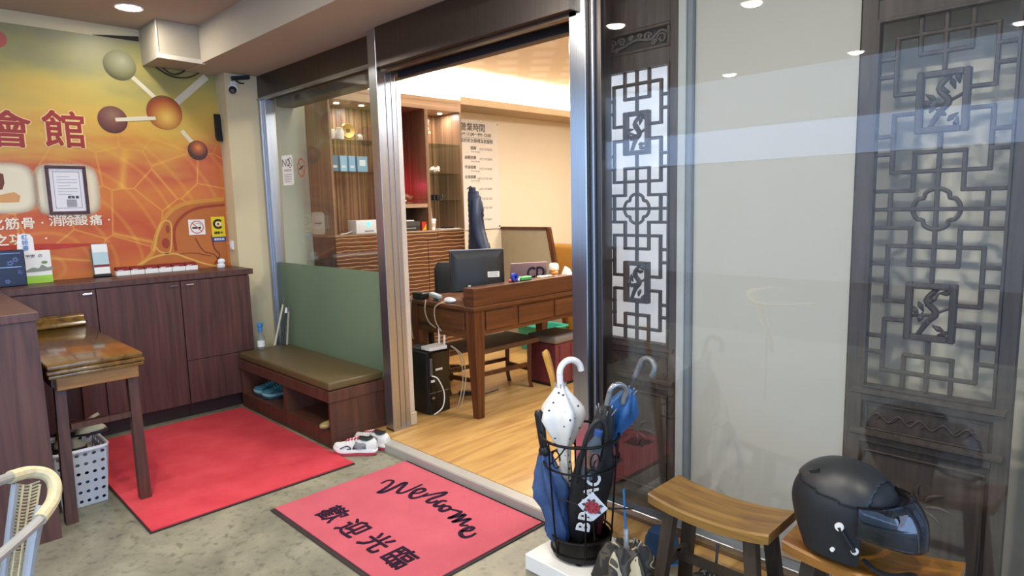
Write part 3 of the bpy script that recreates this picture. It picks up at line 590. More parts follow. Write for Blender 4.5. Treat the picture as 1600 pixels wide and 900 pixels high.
# ------------------------------------------------------------------ carpet and welcome mat
def m_pile(name, c1, c2):
    m, nt, p = newmat(name); n = N(nt, 'ShaderNodeTexNoise'); n.inputs['Scale'].default_value = 5; n.inputs['Detail'].default_value = 8; nt.links.new(coord(nt), n.inputs[0])
    nt.links.new(ramp(nt, n.outputs[0], [(.3, c1), (.7, c2)]), p.inputs['Base Color']); p.inputs['Roughness'].default_value = .95; p.inputs['Specular IOR Level'].default_value = .1
    n2 = N(nt, 'ShaderNodeTexNoise'); n2.inputs['Scale'].default_value = 400; nt.links.new(coord(nt), n2.inputs[0]); bump(nt, p, n2.outputs[0], .6, .003)
    return m
RUB = plain('rubber_edge', '2a1d1c', .8)
t = thing('red_carpet', 'plain red carpet lying in front of the shoe bench', 'carpet', (-4.05, 1.33, 0))
cx0, cx1, cy0, cy1 = -4.86, -3.25, .785, 1.885
B().box((cx0, cy0, .0006), (cx1, cy1, .006)).go('rubber_backing', RUB, t); B().box((cx0, cy0+.008, .0062), (cx1-.01, cy1-.004, .012)).go('pile', m_pile('red_pile', 'c03c47', 'd04c55'), t)
t = thing('welcome_mat', 'red doormat with dark welcome lettering in front of the doorway', 'doormat', (-2.5, 1.71, 0))
wx0, wx1, wy0, wy1 = -3.055, -1.937, 1.278, 2.12
B().box((wx0, wy0, .0006), (wx1, wy1, .006), .002).go('rubber_border', RUB, t); B().box((wx0+.006, wy0+.022, .0062), (wx1-.016, wy1-.02, .011)).go('pile', m_pile('rose_pile', 'b25561', 'bd5c68'), t)
# writing reads along the mat's long side, as seen by someone walking in
PUR = plain('mat_lettering', '2c1a2c', .95, spec=.1)
def matpt(px, py): v = at(px, py, 'z', .0112); return (v.x, v.y)
def word(strokes, w=.021):
    b = B(Matrix.Translation((0, 0, .0111)))
    for s in strokes:
        P = sp2([matpt(*q) for q in s], 6); k = len(P); ribbon(b, P, [w*(.65+.5*math.sin(math.pi*(i+.5)/k)) for i in range(k)], 0, .0012)
    return b.go('welcome_lettering', PUR, t)
f7 = lambda x, y: (420+x/3.3333, 680+y/3.3333)
word([[f7(585, 252), f7(620, 236), f7(648, 240), f7(628, 262), f7(585, 290), f7(572, 298), f7(600, 296), f7(660, 270), f7(700, 250), f7(715, 252), f7(680, 285), f7(672, 300), f7(705, 298), f7(770, 270), f7(800, 256)],
      [f7(745, 305), f7(785, 300), f7(812, 288), f7(800, 278), f7(765, 288), f7(738, 312), f7(745, 328), f7(785, 322), f7(830, 302)],
      [f7(800, 320), f7(870, 305), f7(922, 298), f7(905, 312), f7(850, 330), f7(825, 345), f7(845, 352), f7(880, 340)],
      [f7(928, 346), f7(905, 342), f7(875, 355), f7(866, 368), f7(890, 370), f7(918, 360)],
      [f7(945, 372), f7(915, 370), f7(893, 385), f7(905, 396), f7(940, 385), f7(945, 372)],
      [f7(945, 385), f7(985, 395), f7(1000, 402), f7(955, 425), f7(940, 432), f7(985, 422), f7(1020, 415), f7(985, 440), f7(960, 452), f7(1010, 442), f7(1048, 436), f7(1015, 456), f7(1000, 470), f7(1040, 470)],
      [f7(1000, 500), f7(1045, 498), f7(1065, 485), f7(1045, 480), f7(1005, 500), f7(1000, 518), f7(1020, 532), f7(1055, 525), f7(1078, 510)]])
xa, ya = matpt(*f7(320, 415)); xb, yb = matpt(*f7(675, 640)); y_ = (ya+yb)/2
for k, ch in enumerate('歡迎光臨'):
    v = [matpt(*f7(*q)) for q in ((325, 414), (432, 488), (553, 563), (672, 642))][k]
    text(ch, .15, frame((v[0], v[1], .0113), (1, 0, 0), (0, 1, 0)), 'chinese_lettering', PUR, t, .003, .0006, 'CENTER')
# ------------------------------------------------------------------ shoe bench
BW = wood('bench_walnut', '44291f', '5e3a2d', (30, 30, 1.6), .45, .06); CUSH = plain('olive_leather', '5d4d2f', .38, var=.08, vs_=30, bmp=.05)
t = thing('shoe_bench', 'low walnut shoe bench with olive leather cushion by the window', 'bench', (-4.25, 2.12, 0))
x0, x1, yb0, yb1 = -4.925, -3.565, 1.915, 2.315
B().box((x0, yb0, .001), (x1, yb1, .10)).go('plinth', BW, t)
B().box((x0+.02, yb0+.002, .101), (x1-.02, yb1, .108)).go('floor_board', BW, t)
B().box((x1-.02, yb0, .101), (x1, yb1, .30)).go('side_panel', BW, t); B().box((x0, yb0, .101), (x0+.02, yb1, .30)).go('side_panel', BW, t)
xm = at(443, 620, 'y', yb0).x; B().box((xm-.012, yb0+.004, .109), (xm+.012, yb1-.02, .30)).go('divider', BW, t); B().box((x0+.02, yb1-.018, .109), (x1-.02, yb1, .30)).go('back_panel', BW, t)
B().box((x0-.008, yb0-.008, .301), (x1+.008, yb1, .372), .002).go('seat_frame', BW, t)
B().box((x0+.002, yb0, .373), (x1, yb1, .43), .014, 3).go('cushion', CUSH, t)
# ------------------------------------------------------------------ shoes
def shoe(T, label, upm, solem, accent, dark, group, L=.28):
    base = T.translation.copy(); t = thing('sneaker', label, 'shoe', base, group); s = L/.28
    T = T @ Matrix.Scale(s, 4)
    out = sp2([(-.135, 0), (-.128, .03), (-.08, .038), (-.02, .036), (.05, .047), (.1, .044), (.135, .02), (.142, -.005), (.13, -.03), (.09, -.044), (.03, -.042), (-.03, -.034), (-.09, -.036), (-.125, -.028)], 4, True)
    def ring_(k, z, lift=0): return [(x*k+(.004 if k < 1 else 0), y*k, z+(.014*max(0, (x-.07)/.07)**2 if lift else 0)) for x, y in out]
    B(T).loft([ring_(.96, .0005, 1), ring_(1.02, .012, 1), ring_(1.0, .02, 1)]).go('outsole', accent, t)
    B(T).loft([ring_(1.01, .0205, 1), ring_(1.04, .03, 1), ring_(.99, .042, 1)]).go('midsole', solem, t)
    # upper: cross sections from heel to toe
    secs = [(-.135, .024, .05), (-.118, .034, .072), (-.085, .037, .066), (-.05, .037, .056), (-.01, .037, .066), (.03, .041, .062), (.065, .043, .05), (.1, .038, .038), (.128, .024, .028), (.138, .01, .016)]
    R = []
    for x, w_, h in secs:
        l = .02*max(0, (x-.07)/.07)**2
        R.append([(x, w_*math.cos(a)*(1 if math.sin(a) < .6 else .9), .035+l+h*max(0, math.sin(a))**.8*(1) if math.sin(a) > 0 else .035+l) for a in [math.pi*k/10 for k in range(11)]])
    B(T).loft(R).go('upper', upm, t)
    b = B(T); b.lathe([(.001, 0), (.026, 0), (.030, .006), (.026, .008)], n=20)
    b.v = []; b.f = []
    b.loft([[(-.07+.048*math.cos(a), .029*math.sin(a), .098+.012*abs(math.cos(a))) for a in [2*math.pi*k/18 for k in range(18)]], [(-.07+.04*math.cos(a), .022*math.sin(a), .106+.012*abs(math.cos(a))) for a in [2*math.pi*k/18 for k in range(18)]], [(-.07+.035*math.cos(a), .018*math.sin(a), .094) for a in [2*math.pi*k/18 for k in range(18)]]]); b.go('collar', dark, t)
    b = B(T); b.loft([[(-.028, -.018, .112), (-.028, .018, .112), (-.028, .018, .118), (-.028, -.018, .118)], [(.0, -.017, .1), (.0, .017, .1), (.0, .017, .107), (.0, -.017, .107)], [(.06, -.013, .088), (.06, .013, .088), (.06, .013, .094), (.06, -.013, .094)]]); b.go('tongue', accent, t)
    b = B(T)
    for k in range(4): x = -.012+.02*k; z = .104-.006*k; b.tube([(x, -.026, z-.008), (x+.004, 0, z+.009), (x, .026, z-.008)], .0035, 6, smooth=3)
    b.go('laces', solem if accent is not solem else dark, t)
    b = B(T)
    for sd in (-1, 1): ribb = [(.09, .042*sd, .048), (.045, .043*sd, .068), (.02, .044*sd, .05), (.045, .046*sd, .048)]; b.tube(ribb, .003, 6, smooth=4)
    b.go('stripe', dark, t)
    for sd in (-1, 1):
        b = B(T); b.loft([[(-.075, .0385*sd, .045), (-.075, .036*sd, .078), (-.055, .033*sd, .084)], [(-.04, .0395*sd, .045), (-.04, .037*sd, .072), (-.035, .031*sd, .083)], [(.012, .042*sd, .045), (.0, .039*sd, .075), (-.01, .03*sd, .093)]], cap=False); o = b.go('quarter_panel', GRY if accent is REDS else accent, t); o.modifiers.new('thickness', 'SOLIDIFY').thickness = .002
    return t
UPW = plain('shoe_white_mesh', 'd9d9d6', .6, var=.04); MID = plain('shoe_foam_white', 'ecebe8', .5, var=.02); REDS = plain('shoe_red', 'b8434e', .5); DK = plain('shoe_black', '1b1a1c', .7); GRY = plain('shoe_grey', '80838a', .6)
G = 'running shoes beside the bench'
def shoe_at(px, py, px2, py2, z=0.001):
    h = at(px, py, 'z', z); q = at(px2, py2, 'z', z); c = (h+q)/2; d = q-h; return Matrix.Translation(c) @ Matrix.Rotation(math.atan2(d.y, d.x), 4, 'Z')
shoe(shoe_at(581, 709, 533, 709), 'grey and white running shoe with red sole nearest the carpet', UPW, MID, REDS, DK, G, .27)
shoe(shoe_at(607, 702, 559, 692), 'white running shoe with red heel close to the threshold', UPW, MID, REDS, DK, G, .27)
TEAL = plain('shoe_teal', '1f5f6e', .7, var=.2, vs_=60); TEAL2 = plain('shoe_pale_teal', '6f9aa0', .6); TEALD = plain('shoe_deep_teal', '123a46', .7)
Tq = Matrix.Translation((-4.72, 2.07, .109)) @ Matrix.Rotation(-1.75, 4, 'Z'); shoe(Tq, 'teal running shoe on the left in the bench cubby', TEAL, TEAL2, TEALD, TEALD, 'teal shoes in the bench cubby', .27)
Tq = Matrix.Translation((-4.585, 2.07, .109)) @ Matrix.Rotation(-1.7, 4, 'Z'); shoe(Tq, 'teal running shoe on the right in the bench cubby', TEAL, TEAL2, TEALD, TEALD, 'teal shoes in the bench cubby', .27)
v = at(503, 672, 'z', .109)
t = thing('ballet_flat', 'gold flat shoe in the right cubby of the bench', 'shoe', (v.x, v.y+.06, .109))
T = Matrix.Translation((v.x+.0, v.y+.1, .109)) @ Matrix.Rotation(-1.65, 4, 'Z') @ Matrix.Scale(.85, 4)
out = sp2([(-.12, 0), (-.1, .028), (0, .03), (.08, .038), (.12, .02), (.13, 0), (.12, -.02), (.08, -.038), (0, -.03), (-.1, -.028)], 4, True)
GLD = plain('gold_leather', '9d8a55', .45, .2)
B(T).prism(out, .0005, .012).go('sole', DK, t)
b = B(T); b.loft([[(x, y, .012) for x, y in out], [(x*1.0, y*1.04, .03) for x, y in out], [(x*.93-.002, y*.86, .046) for x, y in out]], cap=False); o = b.go('upper', GLD, t); o.modifiers.new('thickness', 'SOLIDIFY').thickness = .003
b = B(T); R = [[(x_, w_*math.cos(a), .03+h*math.sin(a)) for a in [math.pi*k/8 for k in range(9)]] for x_, w_, h in ((.045, .036, .03), (.085, .036, .024), (.112, .024, .016), (.124, .008, .006))]; b.loft(R, cap=False); b.go('toe_cap', GLD, t)
# ================================================================== inside the shop
CX = -4.76                                   # front of the wall cabinet
t = thing('wall_cabinet', 'tall walnut display cabinet with wavy fronts and lit shelf niches', 'cabinet', (-4.95, 3.4, .05))
B().box((-5.13, 2.70, .05), (CX-.02, 4.10, 1.268)).go('body', VEN, t)
B().box((-5.13, 2.70, 1.268), (CX+.004, 4.10, 1.284), .002).go('counter_top', ZEBH, t)
for a, c in ((2.705, 3.195), (3.20, 3.765), (3.77, 4.097)): B().box((CX-.019, a, 1.196), (CX, c, 1.265), .0015).go('drawer', WAVE, t)
for a, c in ((2.705, 3.17), (3.175, 3.645)): B().box((CX-.019, a, .10), (CX, c, 1.192), .0015).go('door', WAVE, t)
B().box((CX-.019, 3.65, 1.0), (CX, 4.097, 1.192), .0015).go('door', WAVE, t); B().box((CX-.019, 3.65, .10), (CX, 4.097, .996), .0015).go('door', WAVE, t)
B().box((-5.134, 2.70, 2.38), (CX, 4.10, 2.49)).go('valance', ZEBH, t)
B().box((-5.133, 2.72, 1.285), (-5.12, 3.33, 2.379)).go('back_panel', ZEBRA, t)
B().box((-5.133, 3.36, 1.285), (-5.12, 3.665, 2.379)).go('back_panel', wood('maroon_panel', '2a0f10', '4a1c18', (60, 60, .6), .4), t)
B().box((-5.133, 3.70, 1.285), (-5.12, 4.08, 2.379)).go('back_panel', ZEBRA, t)
POSTW = wood('pale_walnut_edge', '6e5038', '96755a', (50, 50, 1), .4)
for y, w_ in ((2.70, .02), (3.33, .03), (3.665, .035), (4.08, .02)): B().box((-5.119 if y > 2.71 else -5.134, y, 1.285), (CX, y+w_, 2.379)).go('upright', POSTW, t)
B().box((-5.119, 3.36, 1.495), (CX-.004, 3.665, 1.53)).go('shelf', ZEBH, t)
for y0_, y1_, zs in ((2.721, 3.329, (1.80, 2.06)), (3.701, 4.079, (1.55, 1.80, 2.07))):
    for z in zs: B().box((-5.119, y0_, z), (CX-.02, y1_, z+.008)).go('glass_shelf', SHELFG, t)
SPOT = emis('niche_spot', 'fff1d6', 18)
for y in (2.88, 3.12, 3.80, 3.98):
    B().lathe([(.022, -.004), (.022, -.001)], (-4.93, y, 2.379), 16).go('niche_lamp', SPOT, t); area('niche_lamp_beam', (-4.93, y, 2.372), (0, 0, 0), .04, .04, 2.2, WARM, 'DISK')
# things in the left niche
GOLDM = plain('gold_metal', 'b0904e', .3, .7); PORC = plain('white_porcelain', 'eeeeea', .25, var=.02)
o = B().lathe([(.02, 0), (.034, .03), (.036, .075), (.03, .085), (.0, .087)], (-4.87, 2.775, 2.0685), 20).go('porcelain_cup', PORC); tag(o, 'white porcelain cup at the left end of the top glass shelf', 'cup')
o = B().lathe([(.026, 0), (.034, .01), (.036, .07), (.026, .09), (.028, .1), (.0, .105)], (-4.87, 2.86, 2.0685), 20).go('porcelain_jar', PORC); tag(o, 'white porcelain jar beside the gold disc on the glass shelf', 'jar')
t = thing('gold_ornament', 'round gold disc ornament on the top glass shelf', 'ornament', (-4.92, 2.96, 2.0685))
b = B(frame((-4.92, 2.96, 2.155), (0, 1, 0), (0, 0, 1))); b.lathe([(.018, .0), (.06, .0), (.066, .012), (.06, .024), (.02, .02)], n=28); b.go('disc', GOLDM, t)
b = B(frame((-4.92, 2.96, 2.155), (0, 1, 0), (0, 0, 1))); b.box((-.014, -.014, .021), (.014, .014, .028)); b.go('centre_plate', plain('old_bronze', '5c4520', .5, .5), t); B().box((-4.945, 2.92, 2.0685), (-4.895, 3.0, 2.09), .004).go('stand', GOLDM, t)
o = B().lathe([(.01, 0), (.026, .012), (.03, .03), (.022, .05), (.008, .062)], (-4.89, 3.06, 2.0685), 16).go('small_teapot', plain('celadon', 'c8c0a6', .3)); tag(o, 'small pale pot to the right of the gold disc', 'pot')
for k, (y, wd, c, lb) in enumerate(((2.78, .07, '3f7f9f', 'dark blue box at the left of the boxed row on the shelf'), (2.865, .065, '8cc4e4', 'light blue box second from left on the glass shelf'), (2.945, .062, '7fbbe0', 'light blue box third from left on the glass shelf'), (3.045, .1, '6fa8c6', 'wide blue box with white print at the right of the row'))):
    t = thing('product_box', lb, 'box', (-4.88, y, 1.8085), 'blue boxes on the glass shelf')
    B().box((-4.92, y-wd/2, 1.8085), (-4.84, y+wd/2, 1.94), .002).go('carton', plain('box_blue_%d' % k, c, .5, var=.03), t)
    B().box((-4.8398, y-wd*.3, 1.84 if k < 3 else 1.86), (-4.8392, y+wd*.3, 1.86 if k < 3 else 1.91), 0).go('print', plain('box_print', 'd8e6ee', .5), t)
t = thing('modem_box', 'white box with a glowing cyan button on the cabinet counter', 'device', (-4.87, 2.98, 1.2845))
p0 = at(555, 352, 'z', 1.286); yl = 2.92; yr = 3.17
B().box((-4.93, yl, 1.2845), (-4.79, yr, 1.40), .008, 2).go('housing', WHITEP, t); b = B(frame((-4.789, 3.04, 1.365), (0, 1, 0), (0, 0, 1))); disc(b, (0, 0), .02, 24, -.002, .002); b.go('light_button', emis('cyan_light', '5fe8ee', 1.6), t)
B().box((-4.7895, 3.0, 1.30), (-4.788, 3.09, 1.312)).go('label_strip', plain('device_grey', '8d9194', .5), t)
b = B(); b.tube([(-4.85, yl, 1.31), (-4.84, 2.86, 1.296), (-4.83, 2.79, 1.2885)], .004, 6, smooth=4); b.go('cable', WHITEP, t)
# middle niche
t = thing('red_lamp', 'small red altar lamp glowing in the dark niche', 'lamp', (-5.03, 3.42, 1.5305))
B().lathe([(.022, 0), (.022, .008), (.008, .012), (.008, .05), (.016, .055)], (-5.03, 3.42, 1.5305), 14).go('stem', GOLDM, t); B().lathe([(.008, .055), (.02, .07), (.017, .1), (.002, .118)], (-5.03, 3.42, 1.5305), 14).go('bulb', emis('red_bulb', 'ff1040', 6), t)
l = bpy.data.lights.new('red_lamp_glow', 'POINT'); l.energy = 1.6; l.color = (1, .03, .14); l.shadow_soft_size = .02; o = bpy.data.objects.new('red_lamp_glow', l); COL.objects.link(o); o.location = (-5.06, 3.45, 1.70)
FIG = wood('carved_figure_wood', '4a2517', '8a4a30', (20, 20, 20), .4)
t = thing('carved_figurine', 'carved reddish wood figurine lying on the niche shelf', 'figurine', (-4.86, 3.46, 1.531))
b = B(); b.box((-4.91, 3.375, 1.531), (-4.82, 3.55, 1.55), .005); b.go('base', FIG, t)
b = B(); b.tube([(-4.87, 3.38, 1.575), (-4.865, 3.43, 1.60), (-4.86, 3.48, 1.595), (-4.86, 3.53, 1.585), (-4.86, 3.57, 1.60)], [.02, .034, .036, .026, .012], 10, smooth=4); b.go('body', FIG, t)
for y in (3.41, 3.455): o = B().ell((-4.86, y, 1.635), (.013, .013, .017), 10, 6).go('knob', plain('figurine_pale', 'b58e6e', .5), t)
for y in (3.40, 3.43, 3.46): B().ell((-4.822, y, 1.56), (.01, .011, .009), 8, 6).go('bead', PORC, t)
t = thing('dvd_player', 'flat grey media player on the counter under the niche shelf', 'player', (-4.9, 3.5, 1.2845))
B().box((-5.06, 3.372, 1.286), (-4.80, 3.60, 1.372), .003).go('casing', plain('player_grey', '55524f', .4, .3), t); B().box((-4.7998, 3.38, 1.29), (-4.797, 3.595, 1.33)).go('fascia', plain('player_front', '2f2d2c', .4), t)
for k in range(7): B().box((-4.7968, 3.395+.022*k, 1.305), (-4.794, 3.41+.022*k, 1.315)).go('button', plain('button_grey', 'a9a5a0', .4), t)
o = B().box((-4.97, 3.375, 1.3725), (-4.82, 3.45, 1.386), .003).go('paper_pad', PAPER); tag(o, 'white pad lying left on top of the media player', 'pad')
o = B().box((-4.95, 3.465, 1.3725), (-4.83, 3.555, 1.383), .003).go('paper_pad', PAPER); tag(o, 'white pad lying right on top of the media player', 'pad')
b = B(); b.loft([[(-4.9+r*math.cos(a)*1.2, 3.43+r*math.sin(a)*(1+.2*math.sin(3*a)), z) for a in [2*math.pi*k/12 for k in range(12)]] for r, z in ((.03, 1.387), (.05, 1.40), (.045, 1.43), (.02, 1.45), (.005, 1.452))]); tag(b.go('plastic_bag', plain('bag_dark', '343a38', .25)), 'crumpled dark plastic bag on top of the media player', 'bag')
t = thing('snack_box', 'small red and yellow box between player and cup', 'box', (-4.83, 3.64, 1.2845))
B().box((-4.87, 3.612, 1.2845), (-4.79, 3.662, 1.365), .002).go('carton', plain('snack_red', 'c5371f', .5), t); b = B(frame((-4.789, 3.637, 1.3245), (0, 1, 0), (0, 0, 1))); b.prism([(-.022, -.036), (.022, -.036), (.022, .02)], 0, .001); b.go('yellow_flash', plain('snack_yellow', 'e6b32a', .5), t)
# right niche
def blossoms(name, label, c, n, R, seed, stem=None):
    rnd = random.Random(seed); t = thing(name, label, 'flowers', c); b = B(); c = Vector(c)
    for k in range(n):
        p = c+Vector((rnd.uniform(-1, 1)*R[0], rnd.uniform(-1, 1)*R[1], rnd.uniform(.15, 1)*R[2]))
        q = B()
        for j in range(5):
            a = j*1.257+rnd.random(); q.ell(p+Vector((.004, math.cos(a)*.009, math.sin(a)*.009)), (.004, .008, .008), 6, 4)
        q.go('blossom', plain('petal_white', 'f1ece0', .6), t, smooth=60)
    b = B()
    for k in range(4): b.tube([c+Vector((rnd.uniform(-.5, .5)*R[0], rnd.uniform(-.5, .5)*R[1], 0)), c+Vector((0, rnd.uniform(-.6, .6)*R[1], R[2]*.6))], .002, 5)
    b.go('stems', plain('stem_green', '4d5a34', .6), t)
blossoms('white_flowers', 'white blossoms on the middle glass shelf of the right niche', (-4.85, 3.78, 1.8085), 12, (.03, .08, .06), 3)
blossoms('white_flowers', 'spray of white blossoms at the top of the right niche', (-4.82, 3.725, 2.0785), 10, (.02, .022, .22), 5)
for k, y in enumerate((3.755, 3.80, 3.845)): tag(B().lathe([(.012, 0), (.02, .006), (.022, .05), (.02, .052), (.018, .012), (.0, .01)], (-4.84, y, 1.5585), 16).go('dark_cup', plain('cup_dark', '1e1a19', .3)), ['left', 'middle', 'right'][k]+' one of three dark cups on the lowest glass shelf', 'cup', 'dark cups on the glass shelf')
tag(B().lathe([(.012, 0), (.016, .004), (.018, .06), (.016, .062), (.015, .01), (.0, .008)], (-4.83, 3.895, 1.5585), 14).go('drinking_glass', SHELFG), 'clear drinking glass beside the dark cups', 'glass')
t = thing('takeaway_cup', 'white takeaway cup with a straw on the cabinet counter', 'cup', (-4.80, 3.735, 1.2845))
B().lathe([(.028, 0), (.036, .085)], (-4.80, 3.735, 1.2845), 22).go('cup', PORC, t); B().lathe([(.04, .086), (.04, .096), (.035, .104)], (-4.80, 3.735, 1.2845), 22).go('lid', WHITEP, t); B().tube([(-4.80, 3.735, 1.385), (-4.803, 3.728, 1.49)], .006, 8).go('straw', plain('straw_beige', 'b9a38c', .5), t)
B().lathe([(.0315, .028), (.0345, .062)], (-4.80, 3.735, 1.2845), 22, cap=False).go('sleeve', plain('cup_sleeve', 'c9b8a2', .7), t)
tag(B().box((-4.93, 3.82, 1.2845), (-4.775, 4.06, 1.29)).go('paper_sheets', PAPER), 'white paper sheets lying on the right of the cabinet counter', 'paper')
tag(B().box((-4.88, 3.90, 1.2905), (-4.80, 4.0, 1.302), .003).go('dark_wallet', BLACKP), 'black wallet lying on the paper sheets', 'wallet')
# ------------------------------------------------------------------ price board
SX = -5.146
t = thing('price_board', 'large white price board with Chinese opening hours on the cream wall', 'sign', (SX, 4.5, 1.25))
B().box((SX+.002, 4.13, 1.245), (SX+.012, 4.945, 2.385), .002).go('panel', plain('board_white', 'e9e2d8', .5, var=.02), t)
def bt(s, px, py, size, mat=GREYINK, bold=.0, align='CENTER', sx=1):
    v = at(px, py, 'x', SX+.012); text(s, size, frame((SX+.0122, v.y, v.z), (0, 1, 0), (0, 0, 1)), 'lettering', mat, t, bold, .0004, align, sx)
bt('營業時間', 758, 201.5, .088, bold=.0014, align='RIGHT'); bt('AM 11:00～PM 12:00', 767, 212.5, .05, bold=.0007, align='RIGHT')
v = at(748, 216, 'x', SX); B().box((SX+.0122, 4.35, v.z-.002), (SX+.0128, 4.84, v.z+.002)).go('underline', GREYINK, t)
bt('專業的男女師傅為您服務', 770, 222.5, .046, bold=.0006, align='RIGHT')
for k, (a, pr, py) in enumerate((('按摩', '30分 NT$500', 232), ('肩頸按摩', '70分 NT$800', 247), ('半身按摩', '70分 NT$900', 262), ('全身按摩', '100分 NT$1200', 277), ('', '60分 NT$800', 293), ('', '90分 NT$1200', 308), ('', '90分 NT$1300', 322), ('', 'NT$600', 340))):
    if a: bt(a, 744, py, .04, bold=.0007, align='RIGHT'); bt('Body Massage', 750, py+5.5, .022, align='RIGHT')
    bt(pr, 769, py+2.5, .033, align='RIGHT'); bt('- - - - - - - -', 752, py+9, .018, align='RIGHT')
for y, z in ((4.93, 2.36), (4.93, 1.27)): b = B(frame((SX+.012, y, z), (0, 1, 0), (0, 0, 1))); disc(b, (0, 0), .009, 12, 0, .004); b.go('fixing_screw', CHROME if z > 2 else BLACKP, t)
# ------------------------------------------------------------------ coat on the cabinet's end
t = thing('puffer_jacket', 'dark navy quilted jacket hanging at the end of the wall cabinet', 'jacket', (-4.68, 4.16, 1.0))
NAVY = plain('navy_nylon', '2a3650', .45, var=.15, vs_=18)
secs = [(1.05, -4.63, .15), (1.1, -4.635, .14), (1.15, -4.65, .125), (1.2, -4.66, .115), (1.25, -4.67, .105), (1.3, -4.675, .1), (1.35, -4.68, .098), (1.4, -4.678, .1), (1.45, -4.678, .1), (1.5, -4.682, .094), (1.55, -4.69, .085), (1.6, -4.70, .07), (1.64, -4.715, .045), (1.67, -4.725, .012)]
R = []; 
for k, (z, x, r) in enumerate(secs):
    for dz, f in ((0, 1.0), (.036, .93)): R.append([(x+r*f*math.cos(a)*(1+.08*math.sin(3*a+z*9)), 4.175+r*.55*f*math.sin(a), z+dz*(1 if z < 1.66 else .2)) for a in [2*math.pi*i/20 for i in range(20)]])
B().loft(R).go('body', NAVY, t, smooth=50)
b = B(); b.tube([(-4.60, 4.13, 1.56), (-4.585, 4.10, 1.42), (-4.575, 4.10, 1.28), (-4.545, 4.11, 1.14), (-4.52, 4.12, 1.08)], [.035, .045, .043, .045, .035], 12, smooth=5); b.go('sleeve', NAVY, t)
b = B(); b.tube([(-4.755, 4.14, 1.66), (-4.74, 4.17, 1.685), (-4.72, 4.175, 1.675)], .005, 6, smooth=4); b.go('hook', BLKM, t)
# ------------------------------------------------------------------ desk
t = thing('reception_desk', 'brown wooden reception desk with raised ledge inside the doorway', 'desk', (-3.5, 3.5, .05))
dx0, dx1, dy0, dy1 = -3.88, -3.18, 2.80, 4.22
B().box((dx0-.02, dy0-.025, .80), (dx1+.02, dy1+.02, .828), .006, 2).go('tabletop', TEAK, t)
B().box((dx1-.105, dy0-.005, .829), (dx1+.004, dy1, .952), .003).go('raised_ledge', TEAK, t)
B().box((dx1-.02, dy0+.07, .625), (dx1, dy1-.07, .798)).go('side_apron', TEAK, t); B().box((dx0, dy0+.07, .625), (dx0+.02, dy1-.07, .798)).go('side_apron', TEAK, t)
B().box((dx0+.07, dy0, .60), (dx1-.07, dy0+.02, .798)).go('end_apron', TEAK, t); B().box((dx0+.07, dy1-.02, .60), (dx1-.07, dy1, .798)).go('end_apron', TEAK, t)
for a, c in ((2.895, 3.17), (3.215, 3.56), (3.605, 4.13)): B().box((dx1+.0005, a, .655), (dx1+.012, c, .782), .005).go('drawer_panel', TEAK, t)
B().box((dx0+.1, dy0-.012, .66), (dx1-.1, dy0-.0005, .78), .005).go('end_panel', TEAK, t)
LG = wood('desk_leg_wood', '3f1f10', '68391d', (30, 30, 1.5), .35)
for sx_, sy_ in ((0, 0), (1, 0), (0, 1), (1, 1)):
    x = dx1-.035 if sx_ else dx0+.035; y = dy0+.035 if not sy_ else dy1-.035; e = .042; q = .027; ox = .008 if sx_ else -.008
    B().loft([[(x-e, y-e, .8), (x+e, y-e, .8), (x+e, y+e, .8), (x-e, y+e, .8)], [(x-e, y-e, .55), (x+e, y-e, .55), (x+e, y+e, .55), (x-e, y+e, .55)], [(x+ox-q, y-q, .051), (x+ox+q, y-q, .051), (x+ox+q, y+q, .051), (x+ox-q, y+q, .051)]]).go('leg', LG, t)
DZ = .8285
# monitor seen from behind
A_, C_ = Vector((-3.545, 2.90, 0)), Vector((-3.325, 3.225, 0)); mid = (A_+C_)/2; T = frame((mid.x, mid.y, 0), C_-A_, (0, 0, 1)); 
t = thing('monitor', 'black computer monitor seen from behind on the reception desk', 'monitor', (mid.x-.03, mid.y, DZ)); hwid = (C_-A_).length/2
B(T).box((-hwid, .885, -.018), (hwid, 1.185, .012), .006, 2).go('bezel', BLACKP, t)
b = B(T); b.loft([[(-hwid+.012, .895, .012), (hwid-.012, .895, .012), (hwid-.012, 1.175, .012), (-hwid+.012, 1.175, .012)], [(-hwid+.05, .90, .042), (hwid-.05, .90, .042), (hwid-.06, 1.12, .036), (-hwid+.06, 1.12, .036)]]); b.go('back_shell', plain('monitor_back', '232427', .42), t)
B(T).box((-hwid, 1.1855, -.018), (hwid, 1.191, .012)).go('top_strip', plain('monitor_silver', '9a9c9e', .3, .6), t)
B(T).box((.07, .99, .0375), (.155, 1.03, .043)).go('rating_label', PAPER, t)
b = B(T)
for k in range(3): b.box((.076, .998+.01*k, .0431), (.145, 1.001+.01*k, .0436))
b.go('label_print', GREYINK, t)
B(T).box((-.03, .835, -.01), (.03, .93, .02), .004).go('neck', BLACKP, t); B(T).box((-.11, DZ, -.08), (.11, DZ+.012, .09), .005).go('foot', BLACKP, t)
B(T).box((-.075, .915, .0425), (-.055, .94, .056), .002).go('video_plug', plain('plug_grey', 'b5b6b4', .4), t)
